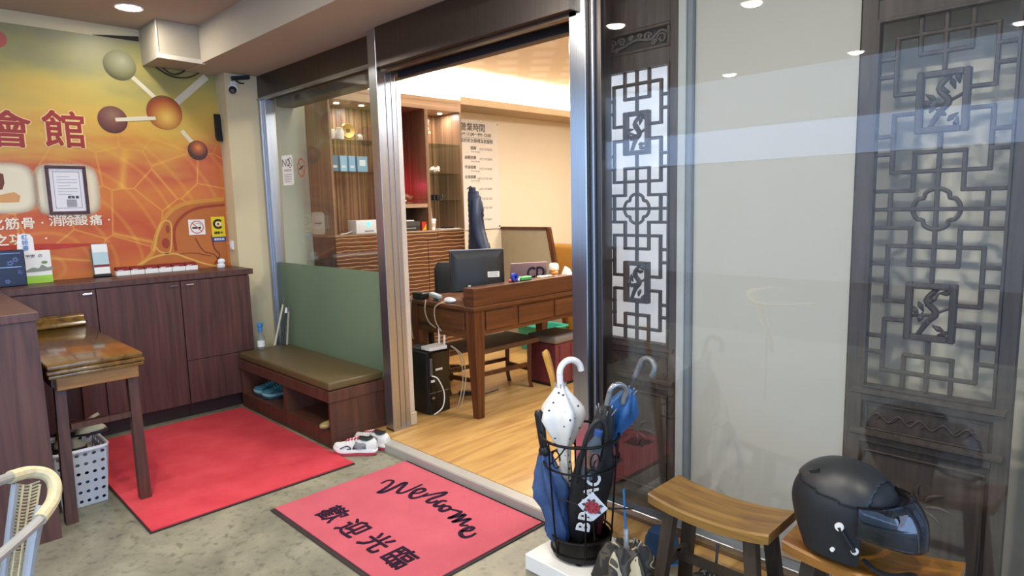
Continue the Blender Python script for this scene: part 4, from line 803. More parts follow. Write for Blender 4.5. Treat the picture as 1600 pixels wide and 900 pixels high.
# laptop
T = frame((-3.47, 3.62, DZ), Vector((.45, .89, 0)), (0, 0, 1)); t = thing('laptop', 'rose coloured laptop with a dark letter sticker on its lid', 'laptop', (-3.47, 3.62, DZ))
PINK = plain('rose_metal', 'a48c92', .4, .3)
B(T).box((-.15, .0005, -.2), (.15, .014, .005), .004).go('base', PINK, t); b = B(T @ Matrix.Translation((0, .014, 0)) @ Matrix.Rotation(.22, 4, 'X')); b.box((-.15, 0, -.006), (.15, .215, .0), .003); b.go('lid', PINK, t)
Tl = T @ Matrix.Translation((0, .014, 0)) @ Matrix.Rotation(.22, 4, 'X') @ Matrix.Translation((.06, .125, .0006)); text('CD', .13, Tl, 'sticker', plain('sticker_navy', '1f2038', .5), t, .003, .0005, 'CENTER', .8)
# office chair back beside the monitor
t = thing('office_chair', 'black office chair standing behind the desk at the wall cabinet', 'chair', (-4.3, 3.3, .05)); DKF = plain('chair_mesh', '15161a', .7)
b = B(); b.loft([[(x, y, z) for x, y in sp2([(-4.19, 3.28), (-4.11, 3.22), (-4.04, 3.32), (-4.0, 3.46), (-4.06, 3.5), (-4.12, 3.38)], 4, True)] for z in (.80, .92, 1.0)] + [[(-4.09+(x+4.09)*.8, 3.36+(y-3.36)*.8, 1.045) for x, y in sp2([(-4.19, 3.28), (-4.11, 3.22), (-4.04, 3.32), (-4.0, 3.46), (-4.06, 3.5), (-4.12, 3.38)], 4, True)]]); b.go('backrest', DKF, t)
B().box((-4.6, 3.1, .47), (-4.14, 3.55, .55), .03, 2).go('seat', DKF, t); b = B(); b.bar((-4.14, 3.36, .5), (-4.1, 3.36, .9), .05, .02); b.go('back_support', BLACKP, t); B().tube([(-4.34, 3.32, .13), (-4.34, 3.32, .47)], .028, 12).go('gas_lift', BLACKP, t)
for k in range(5):
    a = k*1.2566; p1 = (-4.34+.25*math.cos(a), 3.32+.25*math.sin(a), .10); b = B(); b.bar((-4.34, 3.32, .13), p1, .04, .025); b.go('base_arm', BLACKP, t); B().ell((p1[0], p1[1], .077), .026, 10, 6).go('castor', BLACKP, t)
# wooden chair under the desk
t = thing('wooden_chair', 'brown wooden chair with stretchers pushed under the desk', 'chair', (-3.62, 3.35, .05))
wx = [(-3.44, 3.02), (-3.76, 3.02), (-3.76, 3.56), (-3.42, 3.56)]; wx = [(-3.50, 3.10), (-3.78, 3.05), (-3.72, 3.64), (-3.45, 3.62)]
for x, y in wx: b = B(); b.tube([(x, y, .051), (x-.004, y-.008, .09), (x-.008, y-.012, .16), (x-.006, y-.01, .42)], [.023, .02, .022, .026], 4, smooth=3); b.go('leg', LG, t)
for i, z in ((0, .2), (1, .24), (2, .2), (3, .24)): b = B(); p0, p1 = wx[i], wx[(i+1) % 4]; b.bar((p0[0]-.008, p0[1]-.01, z), (p1[0]-.008, p1[1]-.01, z), .022, .03); b.go('stretcher', LG, t)
b = B(); b.prism([(-3.41, 3.07), (-3.82, 3.02), (-3.78, 3.68), (-3.40, 3.67)], .42, .455); b.go('seat', plain('seat_taupe', '6d5646', .6), t)
# pc tower with the router on it
t = thing('computer_tower', 'black computer tower on the floor just inside the doorway', 'computer', (-3.7, 2.73, .05))
B().box((-3.79, 2.635, .052), (-3.51, 2.825, .495), .004).go('casing', BLACKP, t); px_ = -3.5095
B().box((px_-.0, 2.64, .056), (px_+.012, 2.82, .49), .004).go('front_panel', plain('glossy_black', '101113', .2), t)
B().box((px_+.0122, 2.65, .33), (px_+.016, 2.672, .455)).go('card_slots', plain('slot_grey', '77797b', .3, .6), t); B().box((px_+.0122, 2.70, .36), (px_+.014, 2.76, .375)).go('badge', PAPER, t)
B().box((px_+.0122, 2.655, .285), (px_+.02, 2.685, .30)).go('usb_plug', PAPER, t); B().box((px_+.0122, 2.645, .205), (px_+.0135, 2.815, .209)).go('trim_line', plain('trim_silver', '8f9193', .3, .7), t)
b = B(frame((px_+.0125, 2.67, .17), (0, 1, 0), (0, 0, 1))); disc(b, (0, 0), .014, 16, 0, .001, .008); b.go('logo', CHROME, t)
b = B(); b.tube([(px_+.014, 2.665, .33), (px_+.05, 2.69, .31), (px_+.055, 2.735, .2), (px_+.05, 2.72, .1), (px_+.03, 2.66, .058)], .0045, 7, smooth=6); tag(b.go('white_cable', WHITEP), 'white cable looping down the front of the computer tower', 'cable')
tag(B().box((-3.78, 2.66, .4965), (-3.62, 2.80, .505), .003).go('black_tray', plain('ribbed_grey', '3c3c3a', .6)), 'grey ribbed mat lying on the computer tower', 'mat')
t = thing('wifi_router', 'white router with two upright antennas on the computer tower', 'router', (-3.57, 2.74, .4965))
b = B(); b.prism([(-3.60, 2.66), (-3.50, 2.66), (-3.485, 2.80), (-3.60, 2.80)], .506, .53); b.go('housing', WHITEP, t)
for x, y in ((-3.575, 2.792), (-3.525, 2.80)): B().tube([(x, y+.01, .515), (x+.004, y+.012, .64)], .0075, 10).go('antenna', WHITEP, t)
# clutter at the near end of the desk
t = thing('usb_hub', 'black cable hub at the near end of the desk', 'hub', (-3.8, 2.84, DZ)); B().box((-3.86, 2.79, DZ+.0005), (-3.74, 2.86, DZ+.05), .006).go('block', BLACKP, t)
t = thing('webcam', 'grey webcam lying beside the hub on the desk', 'webcam', (-3.65, 2.83, DZ)); b = B(); b.bar((-3.70, 2.84, DZ+.045), (-3.58, 2.83, DZ+.03), .04, .028, bev=.006); b.go('body', plain('webcam_grey', '9fb0b4', .4), t); B().lathe([(.028, .0005), (.02, .012), (.012, .028)], (-3.63, 2.835, DZ), 14).go('foot', BLACKP, t)
t = thing('computer_mouse', 'white mouse at the corner of the desk', 'mouse', (-3.48, 2.82, DZ)); B().ell((-3.47, 2.83, DZ+.019), (.055, .032, .02), 16, 8).go('shell', WHITEP, t); b = B(); b.tube([(-3.44, 2.81, DZ+.03), (-3.45, 2.80, DZ+.036), (-3.47, 2.798, DZ+.03)], .002, 5); b.go('button_line', GREYINK, t)
CB = plain('beige_cable', 'b3a58e', .5)
for k, P in enumerate(([(-3.85, 2.775, .84), (-3.855, 2.765, .70), (-3.85, 2.77, .56), (-3.85, 2.78, .53)], [(-3.68, 2.78, .84), (-3.67, 2.76, .76), (-3.64, 2.77, .68), (-3.60, 2.81, .63)], [(-3.46, 2.78, .845), (-3.55, 2.76, .80), (-3.56, 2.765, .7), (-3.54, 2.80, .62)])):
    b = B(); b.tube(P, .0045, 7, smooth=6); tag(b.go('desk_cable', CB), ['beige cable hanging straight down the left end of the desk', 'beige cable hanging from the webcam to the router', 'beige cable curving from the mouse down to the router'][k], 'cable', 'cables hanging from the desk')
for k, dx in enumerate((0, .03)):
    b = B(); b.tube([(-3.482+dx*.3, 2.83, .52), (-3.45+dx, 2.88, .45), (-3.44+dx, 2.90, .3), (-3.46+dx, 2.89, .15), (-3.49+dx, 2.88, .054)], .004, 7, smooth=6); tag(b.go('router_cable', CB), ['inner', 'outer'][k]+' of two beige cables looping behind the tower to the floor', 'cable', 'router cables')
t = thing('power_adapter', 'black power adapter lying on the wood floor under the desk', 'adapter', (-3.36, 3.04, .05)); v = at(728, 615, 'z', .06)
b = B(); b.bar((v.x-.04, v.y-.04, .066), (v.x+.04, v.y+.05, .066), .05, .028, bev=.005); b.go('brick', BLACKP, t); b = B(); b.tube([(v.x-.04, v.y-.04, .062), (v.x-.1, v.y-.12, .056), (v.x-.16, v.y-.1, .056), (v.x-.22, v.y-.08, .056)], .0035, 6, smooth=4); b.tube([(v.x+.04, v.y+.05, .062), (v.x+.1, v.y+.1, .056), (v.x+.1, v.y+.25, .056)], .0035, 6, smooth=4); b.go('lead', BLACKP, t)
# things along the ledge
LZ = .9525
def led(px): v = at(px, 432, 'x', -3.235); return v.y
t = thing('tape_roll', 'blue tape roll standing on the desk ledge', 'tape', (-3.235, led(804), LZ)); b = B(frame((-3.235, led(804), LZ+.031), (0, 1, 0), (0, 0, 1))); b.lathe([(.012, -.012), (.03, -.012), (.03, .012), (.012, .012)], n=20, cap=False); b.go('roll', plain('tape_blue', '2440b8', .4), t); B().box((-3.255, led(804)-.02, LZ), (-3.215, led(804)+.02, LZ+.008)).go('stand', INK, t)
o = B().box((-3.26, led(811), LZ), (-3.21, led(828), LZ+.028), .006).go('tissue_pack', plain('pack_green', '4f9a5e', .5)); tag(o, 'long green pack lying on the desk ledge', 'pack')
o = B().box((-3.25, led(807), LZ), (-3.22, led(810), LZ+.022), .004).go('eraser', PAPER); tag(o, 'white eraser between blue tape and green pack', 'eraser')
o = B().ell((-3.235, led(796.5), LZ+.012), (.012, .014, .012), 10, 6).go('red_bead', plain('bead_red', 'c0455a', .5)); tag(o, 'small pink toy at the left end of the ledge clutter', 'toy')
o = B().box((-3.26, led(842), LZ), (-3.21, led(853), LZ+.014), .003).go('card_stack', plain('card_cream', 'e6d6ba', .6)); tag(o, 'cream card stack on the desk ledge', 'cards')
o = B().box((-3.26, led(855.5), LZ), (-3.22, led(860.5), LZ+.012), .003).go('eraser', MATS['card_cream']); tag(o, 'small cream block beside the card stack', 'block')
t = thing('toy_duck', 'orange duck figure on the desk ledge', 'toy', (-3.235, led(867), LZ)); OR = plain('toy_orange', 'e8902c', .4)
B().ell((-3.235, led(867), LZ+.022), (.02, .028, .018), 12, 8).go('body', OR, t); B().ell((-3.235, led(865), LZ+.043), (.013, .014, .013), 10, 8).go('head', OR, t); B().box((-3.25, led(865), LZ), (-3.22, led(869), LZ+.006)).go('feet', PAPER, t)
t = thing('tumbler', 'pink tumbler with a white domed lid on the desk', 'cup', (-3.29, led(873)+.02, DZ)); c_ = (-3.31, led(873)+.03, DZ+.0005)
B().lathe([(.03, 0), (.036, .16)], c_, 20).go('cup', plain('tumbler_pink', 'b79a98', .35), t); B().lathe([(.039, .161), (.04, .185), (.034, .205), (.02, .212)], c_, 20).go('lid', PORC, t)
b = B(); b.loft([[(-3.26, led(881), LZ), (-3.26, led(889.5), LZ), (-3.2, led(889.5), LZ), (-3.2, led(881), LZ)], [(-3.235, led(882.5), LZ+.065), (-3.235, led(889), LZ+.04), (-3.225, led(889), LZ+.04), (-3.225, led(882.5), LZ+.065)]]); tag(b.go('tent_card', PAPER), 'folded white tent card at the right end of the ledge', 'card')
# far side: partition, sofa, tub, ottoman
t = thing('partition_screen', 'low grey partition with slanted dark wooden edge behind the desk', 'partition', (-4.7, 4.97, .05))
b = B(); b.prism([(-5.145, .055), (-4.20, .055), (-4.455, 1.235), (-5.145, 1.235)], 4.965, 4.985, 'xz'); b.go('panel', plain('taupe_fabric', 'a89a7f', .8, var=.03), t)
b = B(); b.bar((-4.19, 4.975, .052), (-4.452, 4.975, 1.25), .05, .035, up=(0, 1, 0)); b.go('slanted_edge', LG, t); B().box((-5.145, 4.95, 1.236), (-4.44, 5.0, 1.262)).go('top_rail', LG, t)
t = thing('sofa', 'mustard leather sofa partly hidden behind the steel door post', 'sofa', (-4.3, 5.9, .05)); MUS = plain('mustard_leather', 'b07f2e', .4, var=.06)
B().box((-5.1, 5.62, .40), (-3.6, 5.85, 1.03), .05, 3).go('backrest', MUS, t); B().box((-5.1, 5.1, .12), (-3.6, 5.615, .64), .05, 3).go('seat', MUS, t)
for x, y in ((-5.05, 5.2), (-3.66, 5.2), (-5.05, 5.75), (-3.66, 5.75)): B().box((x-.025, y-.025, .051), (x+.025, y+.025, .125)).go('foot', BLACKP, t)
t = thing('storage_tub', 'teal plastic storage tub on the floor behind the desk', 'tub', (-4.3, 4.65, .05)); TL = plain('tub_teal', '3fae93', .4, var=.05)
R = [[(x, y, z) for x, y in ((-4.5+i, 4.53+i), (-4.08-i, 4.53+i), (-4.08-i, 4.8-i), (-4.5+i, 4.8-i))] for i, z in ((.03, .052), (0, .30), (0, .305), (.008, .305), (.036, .06))]; b = B(); b.loft(R); b.go('shell', TL, t, smooth=0)
b = B(); b.tube([(-4.51, 4.52, .3), (-4.07, 4.52, .3), (-4.07, 4.81, .3), (-4.51, 4.81, .3)], .012, 6, closed=True); b.go('rim', TL, t)
t = thing('storage_ottoman', 'maroon storage stool with a grey padded lid under the desk', 'stool', (-3.4, 3.88, .05)); MAR = plain('maroon_panel_plastic', '6e3038', .5)
B().box((-3.57, 3.72, .07), (-3.27, 4.05, .40), .01).go('body', MAR, t); B().box((-3.58, 3.71, .401), (-3.26, 4.06, .46), .02, 3).go('padded_lid', plain('lid_grey', '7a736a', .7), t)
for a in (3.76, 3.90): B().box((-3.2695, a, .08), (-3.262, a+.1, .39), .003).go('rib', MAR, t)
B().box((-3.56, 3.73, .051), (-3.28, 4.04, .0695)).go('foot_frame', BLACKP, t)
v = at(743, 82, 'z', 2.715); t = thing('smoke_detector', 'white round smoke detector on the bright shop ceiling', 'detector', (v.x, v.y, 2.69)); B().lathe([(.03, -.035), (.055, -.028), (.07, -.012), (.07, -.0005)], (v.x, v.y, 2.72), 24).go('housing', WHITEP, t); B().lathe([(.012, -.040), (.02, -.0355)], (v.x, v.y, 2.72), 14).go('sensor', GREYINK, t)
# ================================================================== behind the right window
LY = 2.50
def lattice_screen(x0, x1, zb, zt, label, so):
    """carved screen with opening x0..x1, zb..zt; stiles so wide"""
    t = thing('lattice_screen', label, 'screen', ((x0+x1)/2, LY, .05), 'carved lattice screens behind the glass')
    W = x1-x0; zc = (zb+zt)/2; h = (zt-zb)/2; X = lambda u: x0+W*u; Z = lambda d: zc+h*d
    f0, f1 = LY-.022, LY+.022
    for a, c in ((x0-so[0], x0), (x1, x1+so[1])): B().box((a, f0, .052), (c, f1, 2.555), .002).go('stile', CARVE, t)
    for a, c, nm in ((zt, zt+.065, 'rail'), (zt+.165, 2.555, 'rail'), (zb-.05, zb, 'rail'), (zb-.205, zb-.165, 'rail'), (.052, .12, 'rail')): B().box((x0, f0, a), (x1, f1, c), .002).go(nm, CARVE, t)
    # bead around the opening and projecting mouldings
    for a, c in (((x0, zb), (x0+.008, zt)), ((x1-.008, zb), (x1, zt)), ((x0+.008, zb), (x1-.008, zb+.008)), ((x0+.008, zt-.008), (x1-.008, zt))): B().box((a[0], f0-.006, a[1]), (c[0], f1-.01, c[1])).go('bead', CARVE, t)
    for z in (zb-.02, zb-.172): b = B(); b.prism([(f0-.018, z), (f0-.018, z+.008), (f0-.001, z+.018), (f0-.001, z-.008)], x0-.03, x1+.03, 'yz'); b.go('moulding', CARVE, t)
    w = .0135
    def H(u0, u1, d): B().box((X(u0)-w/2 if u0 > 0 else x0+.008, LY-.012, Z(d)-w/2), (X(u1)+w/2 if u1 < 1 else x1-.008, LY+.008, Z(d)+w/2), .003).go('lattice_bar', CARVE, t)
    def V(u, d0, d1):
        a, c = sorted((Z(d0), Z(d1))); a = max(a, zb+.008); c = min(c, zt-.008); B().box((X(u)-w/2, LY-.011, a), (X(u)+w/2, LY+.007, c), .003).go('lattice_bar', CARVE, t)
    v0, v1, ct, v3, v4, cb, v5, v6, v7 = .895, .795, .703, .604, .5, .391, .296, .198, .099
    for s in (1, -1):
        H(.15, .85, s*v0); H(.32, .68, s*v1); H(.15, .85, s*v6); H(.32, .68, s*v5)
        for d in (v1, ct, cb, v5): H(0, .15, s*d); H(.85, 1, s*d)
        for d in (v3, v4): H(.15, .32, s*d); H(.68, .85, s*d)
        H(0, .32, s*v7); H(.68, 1, s*v7)
        for u in (.32, .68): V(u, s*1, s*v1); V(u, s*v5, s*v7)
        V(.5, s*1, s*ct); V(.5, s*cb, 0)
        for u in (.15, .85): V(u, s*v0, s*v3); V(u, s*v4, s*v6); V(u, s*v7, 0)
        # carved block
        za, zz = sorted((Z(s*ct), Z(s*cb))); a, c = X(.31), X(.69)
        for p, q in (((a, za), (a+.02, zz)), ((c-.02, za), (c, zz)), ((a+.02, za), (c-.02, za+.02)), ((a+.02, zz-.02), (c-.02, zz))): B().box((p[0], LY-.018, p[1]), (q[0], LY+.012, q[1]), .003).go('carved_block_frame', CARVE, t)
        b = B(); mx_, mz = (a+c)/2, (za+zz)/2; hw_, hh_ = (c-a)/2-.018, (zz-za)/2-.018; rnd = random.Random(int(s*3+x0*10))
        b.tube([(mx_-hw_*.6, LY, mz-hh_), (mx_-hw_*.1, LY-.006, mz-hh_*.4), (mx_+hw_*.3, LY-.004, mz), (mx_-hw_*.2, LY-.006, mz+hh_*.5), (mx_+hw_*.3, LY, mz+hh_)], [.008, .01, .012, .01, .008], 8, smooth=4)
        for k in range(9):
            a_ = rnd.uniform(0, 6.28); p = Vector((mx_+hw_*.75*math.cos(k*.7+a_*.1), LY-.002, mz+hh_*(-.85+1.7*k/8))); d = Vector((math.cos(a_), 0, math.sin(a_)))
            b.tube([p-d*.018, p-d*.004+Vector((0, -.006, 0)), p+d*.018], [.003, .010, .002], 7, smooth=3)
        b.tube([(mx_-hw_, LY+.002, mz-hh_*.2), (mx_, LY-.002, mz-hh_*.1), (mx_+hw_, LY+.002, mz+hh_*.25)], .006, 6, smooth=3)
        b.go('carving', CARVE, t)
    H(0, 1, 0)
    b = B(); P = []
    for k in range(64):
        a = 2*math.pi*k/64; r = .056+.011*abs(math.cos(2*a))**.7+(-.004 if abs(math.cos(2*a)) < .2 else 0); P.append((X(.5)+r*math.cos(a), LY-.004, zc+r*math.sin(a)))
    b.tube(P, .0075, 8, closed=True); b.go('quatrefoil', CARVE, t)
    # carved frieze on top
    za, zz = zt+.065, zt+.165
    B().box((x0, LY, za), (x1, LY+.012, zz)).go('frieze_back', plain('frieze_dark_wood', '39322e', .6), t)  # back board darker than the carved wood around it
    for p, q in (((x0, za), (x1, za+.014)), ((x0, zz-.014), (x1, zz)), ((x0, za+.014), (x0+.014, zz-.014)), ((x1-.014, za+.014), (x1, zz-.014))): B().box((p[0], f0-.004, p[1]), (q[0], LY-.001, q[1]), .003).go('frieze_frame', CARVE, t)
    b = B(); mz = (za+zz)/2; yy = LY-.006
    def curl(cx, cz, r, a0, turns, sgn): return [(cx+r*(1-.75*k/18)*math.cos(a0+sgn*turns*6.28*k/18), yy, cz+r*(1-.75*k/18)*math.sin(a0+sgn*turns*6.28*k/18)) for k in range(19)]
    FR = plain('frieze_grey_carving', '6d6863', .5)
    b.tube([(x0+.02, yy, mz-.02), (x0+W*.3, yy, mz-.012), (x0+W*.5, yy-.003, mz+.006), (x0+W*.7, yy, mz-.004), (x0+W*.85, yy, mz+.026), (x1-.022, yy, mz+.012)], .0055, 7, smooth=5)
    for cu, cz, r, a0, sg in ((.12, .006, .026, 0, 1), (.28, .012, .02, 3.1, -1), (.66, .012, .02, 0, 1), (.86, -.008, .024, 3.1, -1), (.42, .02, .012, 0, 1), (.55, .02, .012, 3, -1), (.75, -.018, .013, 0, 1), (.2, -.022, .012, 0, 1)): b.tube(curl(x0+W*cu, mz+cz, r, a0, 1.2, sg), .0042, 6)
    b.go('frieze_carving', FR, t)
    # lower panels
    B().box((x0, LY+.0, zb-.164), (x1, LY+.014, zb-.051)).go('lower_panel', CARVE, t); B().box((x0, LY+.0, .121), (x1, LY+.014, zb-.206)).go('lower_panel', CARVE, t)
    for (a, c) in ((zb-.158, zb-.06), (.15, zb-.235)):
        for p, q in (((x0+.012, a), (x1-.012, a+.006)), ((x0+.012, c-.006), (x1-.012, c)), ((x0+.012, a+.006), (x0+.018, c-.006)), ((x1-.018, a+.006), (x1-.012, c-.006))): B().box((p[0], LY-.012, p[1]), (q[0], LY-.0005, q[1]), .002).go('panel_bead', CARVE, t)
    zv = zb-.11; P = [(x0+.035+(W-.07)*k/40, LY-.002, zv+.014*math.sin(k*.75)) for k in range(41)]; b = B(); b.tube(P, .0035, 6)
    for k in range(7): c = x0+.06+(W-.12)*k/6; b.tube([(c-.012, LY-.002, zv-.012), (c, LY-.003, zv+.006*(-1)**k), (c+.014, LY-.002, zv+.01)], .0025, 5, smooth=3)
    b.go('vine_carving', CARVE, t)
    zv = .42; b = B(); 
    for k in range(8): a = k*.785; b.tube([((x0+x1)/2+.02*math.cos(a), LY-.002, zv+.02*math.sin(a)), ((x0+x1)/2+.06*math.cos(a+.2), LY-.004, zv+.05*math.sin(a+.2)), ((x0+x1)/2+.1*math.cos(a), LY-.001, zv+.08*math.sin(a))], [.003, .008, .002], 6, smooth=3)
    b.go('rosette_carving', CARVE, t)
lattice_screen(-1.87, -1.512, .85, 2.086, 'carved dark lattice screen with white backing beside the steel door post', (.045, .05))
lattice_screen(-.715, -.325, .82, 2.083, 'carved dark lattice screen behind glass at the far right', (.05, .045))
m, nt, p = newmat('frosted_white_acrylic'); nt.nodes.remove(p); df = N(nt, 'ShaderNodeBsdfDiffuse'); df.inputs[0].default_value = (.86, .89, .92, 1); tl = N(nt, 'ShaderNodeBsdfTranslucent'); tl.inputs[0].default_value = (.86, .92, 1, 1); mx = N(nt, 'ShaderNodeMixShader'); mx.inputs[0].default_value = .55
nt.links.new(df.outputs[0], mx.inputs[1]); nt.links.new(tl.outputs[0], mx.inputs[2]); nt.links.new(mx.outputs[0], nt.nodes['Material Output'].inputs[0])
tag(B().box((-1.9, 2.548, .06), (-1.47, 2.554, 2.54)).go('backing_board', m), 'bright white board behind the lattice screen by the door post', 'board')
tag(B().box((-1.398, 2.488, .055), (-.772, 2.5, 2.55)).go('cream_blind', plain('cream_fabric', 'cfcabd', .8, var=.015, vs_=200)), 'plain cream blind hanging between the two lattice screens', 'blind')
S(B().box((-1.46, 2.455, .05), (-1.425, 2.53, 2.56), .002).go('trim_9', plain('pale_frame', 'c6c9c4', .5))); S(B().box((-1.424, 2.465, .05), (-1.40, 2.53, 2.56), .002).go('trim_10', plain('grey_frame', '868c90', .5)))  # second strip is a darker grey than the first
# ================================================================== umbrella stand
SC = Vector((-1.588, 1.943, 0))
tag(B().box((-1.75, 1.775, .0005), (-1.36, 2.13, .068), .003).go('foam_slab', plain('white_foam', 'e9e8e2', .7, var=.02)), 'white foam slab lying under the umbrella stand', 'slab')
t = thing('umbrella_stand', 'black wrought iron umbrella stand on the white slab by the glass', 'umbrella stand', (SC.x, SC.y, .068))
def circ(r, z, n=40, a0=0): return [(SC.x+r*math.cos(a0+2*math.pi*k/n), SC.y+r*math.sin(a0+2*math.pi*k/n), z) for k in range(n)]
b = B(); b.lathe([(.108, .078), (.118, .08), (.122, .158), (.119, .158), (.115, .084), (.02, .082)], (SC.x, SC.y, 0), 36); b.go('base_cup', plain('black_tin', '24201d', .35, .5), t)
for r, z, q in ((.157, .575, .006), (.148, .462, .0045), (.127, .168, .0045), (.122, .10, .0045)): b = B(); b.tube(circ(r, z), q, 8, closed=True); b.go('hoop', BLKM, t)
for k in range(6):
    a = .3+k*math.pi/3; c, s = math.cos(a), math.sin(a); b = B(); b.tube([(SC.x+r*c, SC.y+r*s, z) for r, z in ((.12, .085), (.13, .17), (.14, .3), (.15, .46), (.156, .57))], .004, 7, smooth=3); b.go('upright', BLKM, t)
    b = B(); b.tube([(SC.x+(.15+.012*math.sin(j*.52))*math.cos(a+.5*(j/12)), SC.y+(.15+.012*math.sin(j*.52))*math.sin(a+.5*j/12), .47+.095*(j/12)) for j in range(13)], .003, 6); b.tube([(SC.x+.153*math.cos(a+.25+.13*math.cos(q)), SC.y+.153*math.sin(a+.25+.13*math.cos(q)), .515+.035*math.sin(q)) for q in [j*.42 for j in range(14)]], .003, 6); b.go('scroll', BLKM, t)
for k in range(4): a = .6+k*math.pi/2; B().ell((SC.x+.1*math.cos(a), SC.y+.1*math.sin(a), .0725), (.016, .016, .0045), 10, 6).go('foot', BLKM, t)
fd = Vector((.42, -.9, 0)).normalized(); sd_ = Vector((.9, .42, 0)).normalized()
ct_ = at(926, 792, 'y', SC.y-.13); Td = frame(ct_, sd_, (0, 0, 1)) @ Matrix.Rotation(math.pi/4, 4, 'Z')
b = B()
for q in ((-1, -1), (1, -1), (1, 1), (-1, 1)): b.tube([Td @ Vector((q[0]*.04, q[1]*.04, -.004)), Td @ Vector((q[0]*.105, q[1]*.105, -.03))], .003, 6)
b.go('diamond_wire', BLKM, t)
tp = B(Td).box((-.041, -.041, -.004), (.041, .041, .002), .002).go('rose_tile', plain('glazed_tile', 'c9ced6', .25), t)
Tr = frame(ct_, sd_, (0, 0, 1)); b = B(Tr)
for r, n, w_ in ((.02, 7, .011), (.012, 5, .009)):
    for k in range(n): a = 2*math.pi*k/n+r*40; disc(b, (r*math.cos(a), r*.8*math.sin(a)), w_, 10, .0025+.0003*n+.02*(.02-r), .0032+.0003*n+.02*(.02-r))
disc(b, (0, 0), .009, 10, .005, .006); b.go('rose_print', plain('rose_red', '9a3542', .5), tp)
b = B(Tr)
for a in (.3, 1.4, 2.0, 2.9, 3.7, 5.6): P = [(.024*math.cos(a), .02*math.sin(a)), (.033*math.cos(a)-.007*math.sin(a), .028*math.sin(a)+.007*math.cos(a)), (.043*math.cos(a), .034*math.sin(a)), (.033*math.cos(a)+.007*math.sin(a), .028*math.sin(a)-.007*math.cos(a))]; b.prism(P, .0024, .003)
b.go('leaf_print', plain('leaf_dark', '2f4650', .5), tp)
# ---- umbrellas
def pleat(T, prof, n=8, tw=0, amp=.25, name='canopy', mat=None, par=None, seg=48):
    b = B(T); R = []
    for r, z in prof: R.append([(r*(1+amp*math.cos(n*(2*math.pi*k/seg)+tw*z))*math.cos(2*math.pi*k/seg), r*(1+amp*math.cos(n*(2*math.pi*k/seg)+tw*z))*math.sin(2*math.pi*k/seg), z) for k in range(seg)])
    b.loft(R); return b.go(name, mat, par, smooth=50)
def axis(p, q):
    p, q = Vector(p), Vector(q); d = (q-p).normalized(); x = d.orthogonal().normalized(); M = Matrix((x, d.cross(x), d)).transposed().to_4x4(); M.translation = p; return M, (q-p).length
def hook(T, L, R, r, az, drop=.05): 
    """crook handle: straight from z=L up, then half circle of radius R towards az"""
    c, s = math.cos(az), math.sin(az); P = [(0, 0, L), (0, 0, L+.06)]+[(R*(1-math.cos(k*math.pi/8))*c, R*(1-math.cos(k*math.pi/8))*s, L+.06+R*math.sin(k*math.pi/8)) for k in range(9)]+[(2*R*c, 2*R*s, L+.06-drop)]
    return [T @ Vector(p) for p in P]
SHF = plain('umbrella_shaft', '6b6d70', .3, .8); TIPS = plain('rib_tip_silver', 'b9bbbd', .3, .6)
def tips(T, z, r, n, par):
    b = B(T)
    for k in range(n): a = 2*math.pi*k/n; b.tube([(r*math.cos(a), r*math.sin(a), z), (r*1.25*math.cos(a), r*1.25*math.sin(a), z+.02)], .0025, 5)
    b.go('rib_tips', TIPS, par)
def m_dots():
    m, nt, p = newmat('dotted_white_cloth'); v = N(nt, 'ShaderNodeTexVoronoi'); v.inputs['Scale'].default_value = 34; v.inputs['Randomness'].default_value = .3; nt.links.new(coord(nt), v.inputs[0])
    nt.links.new(ramp(nt, v.outputs['Distance'], [(.15, '2a2a2c'), (.19, 'ecebe4')]), p.inputs['Base Color']); p.inputs['Roughness'].default_value = .6; return m
M_, L_ = axis((-1.655, 1.945, .11), (-1.688, 1.943, .745))
t = thing('umbrella', 'white dotted umbrella with a white crook handle in the stand', 'umbrella', M_.translation, 'umbrellas in the iron stand')
B(M_).tube([(0, 0, 0), (0, 0, L_+.02)], .005, 8).go('shaft', SHF, t)
pleat(M_, [(.008, .04), (.018, .2), (.024, .36), (.028, .39), (.085, .52), (.075, .56), (.03, .625), (.02, .645)], 5, 0, .22, 'canopy', m_dots(), t)
tips(M_, .64, .02, 8, t); b = B(); b.tube(hook(M_, L_+.0, .052, .011, .45, .0), .0135, 12, smooth=2); b.go('crook_handle', plain('white_enamel', 'eeeae4', .3), t)
M_, L_ = axis((-1.66, 2.01, .11), (-1.765, 1.99, .70))
t = thing('umbrella', 'slim umbrella with a honey coloured wooden grip behind the white one', 'umbrella', M_.translation, 'umbrellas in the iron stand')
pleat(M_, [(.006, .03), (.016, .2), (.022, .4), (.014, .5)], 6, 3, .2, 'canopy', plain('tan_canopy', '9a8458', .7), t); B(M_).tube([(0, 0, .48), (0, 0, .60)], .006, 8).go('shaft', SHF, t)
b = B(); b.tube([M_ @ Vector(p) for p in ((0, 0, .58), (.004, 0, .66), (0, .004, .72), (-.006, .0, .77), (-.012, 0, .785))], [.009, .013, .016, .017, .011], 12, smooth=4); b.go('wooden_grip', wood('honey_grip', 'a8741e', 'd29d3c', (40, 40, 6), .3, coat=.5), t)
M_, L_ = axis((-1.635, 1.872, .11), (-1.70, 1.865, .44))
t = thing('umbrella', 'crumpled navy blue umbrella with a black grip at the stand front', 'umbrella', M_.translation, 'umbrellas in the iron stand')
NB = plain('navy_canopy', '36507c', .5, var=.25, vs_=25)
b = B(M_); rnd = random.Random(4); R = []
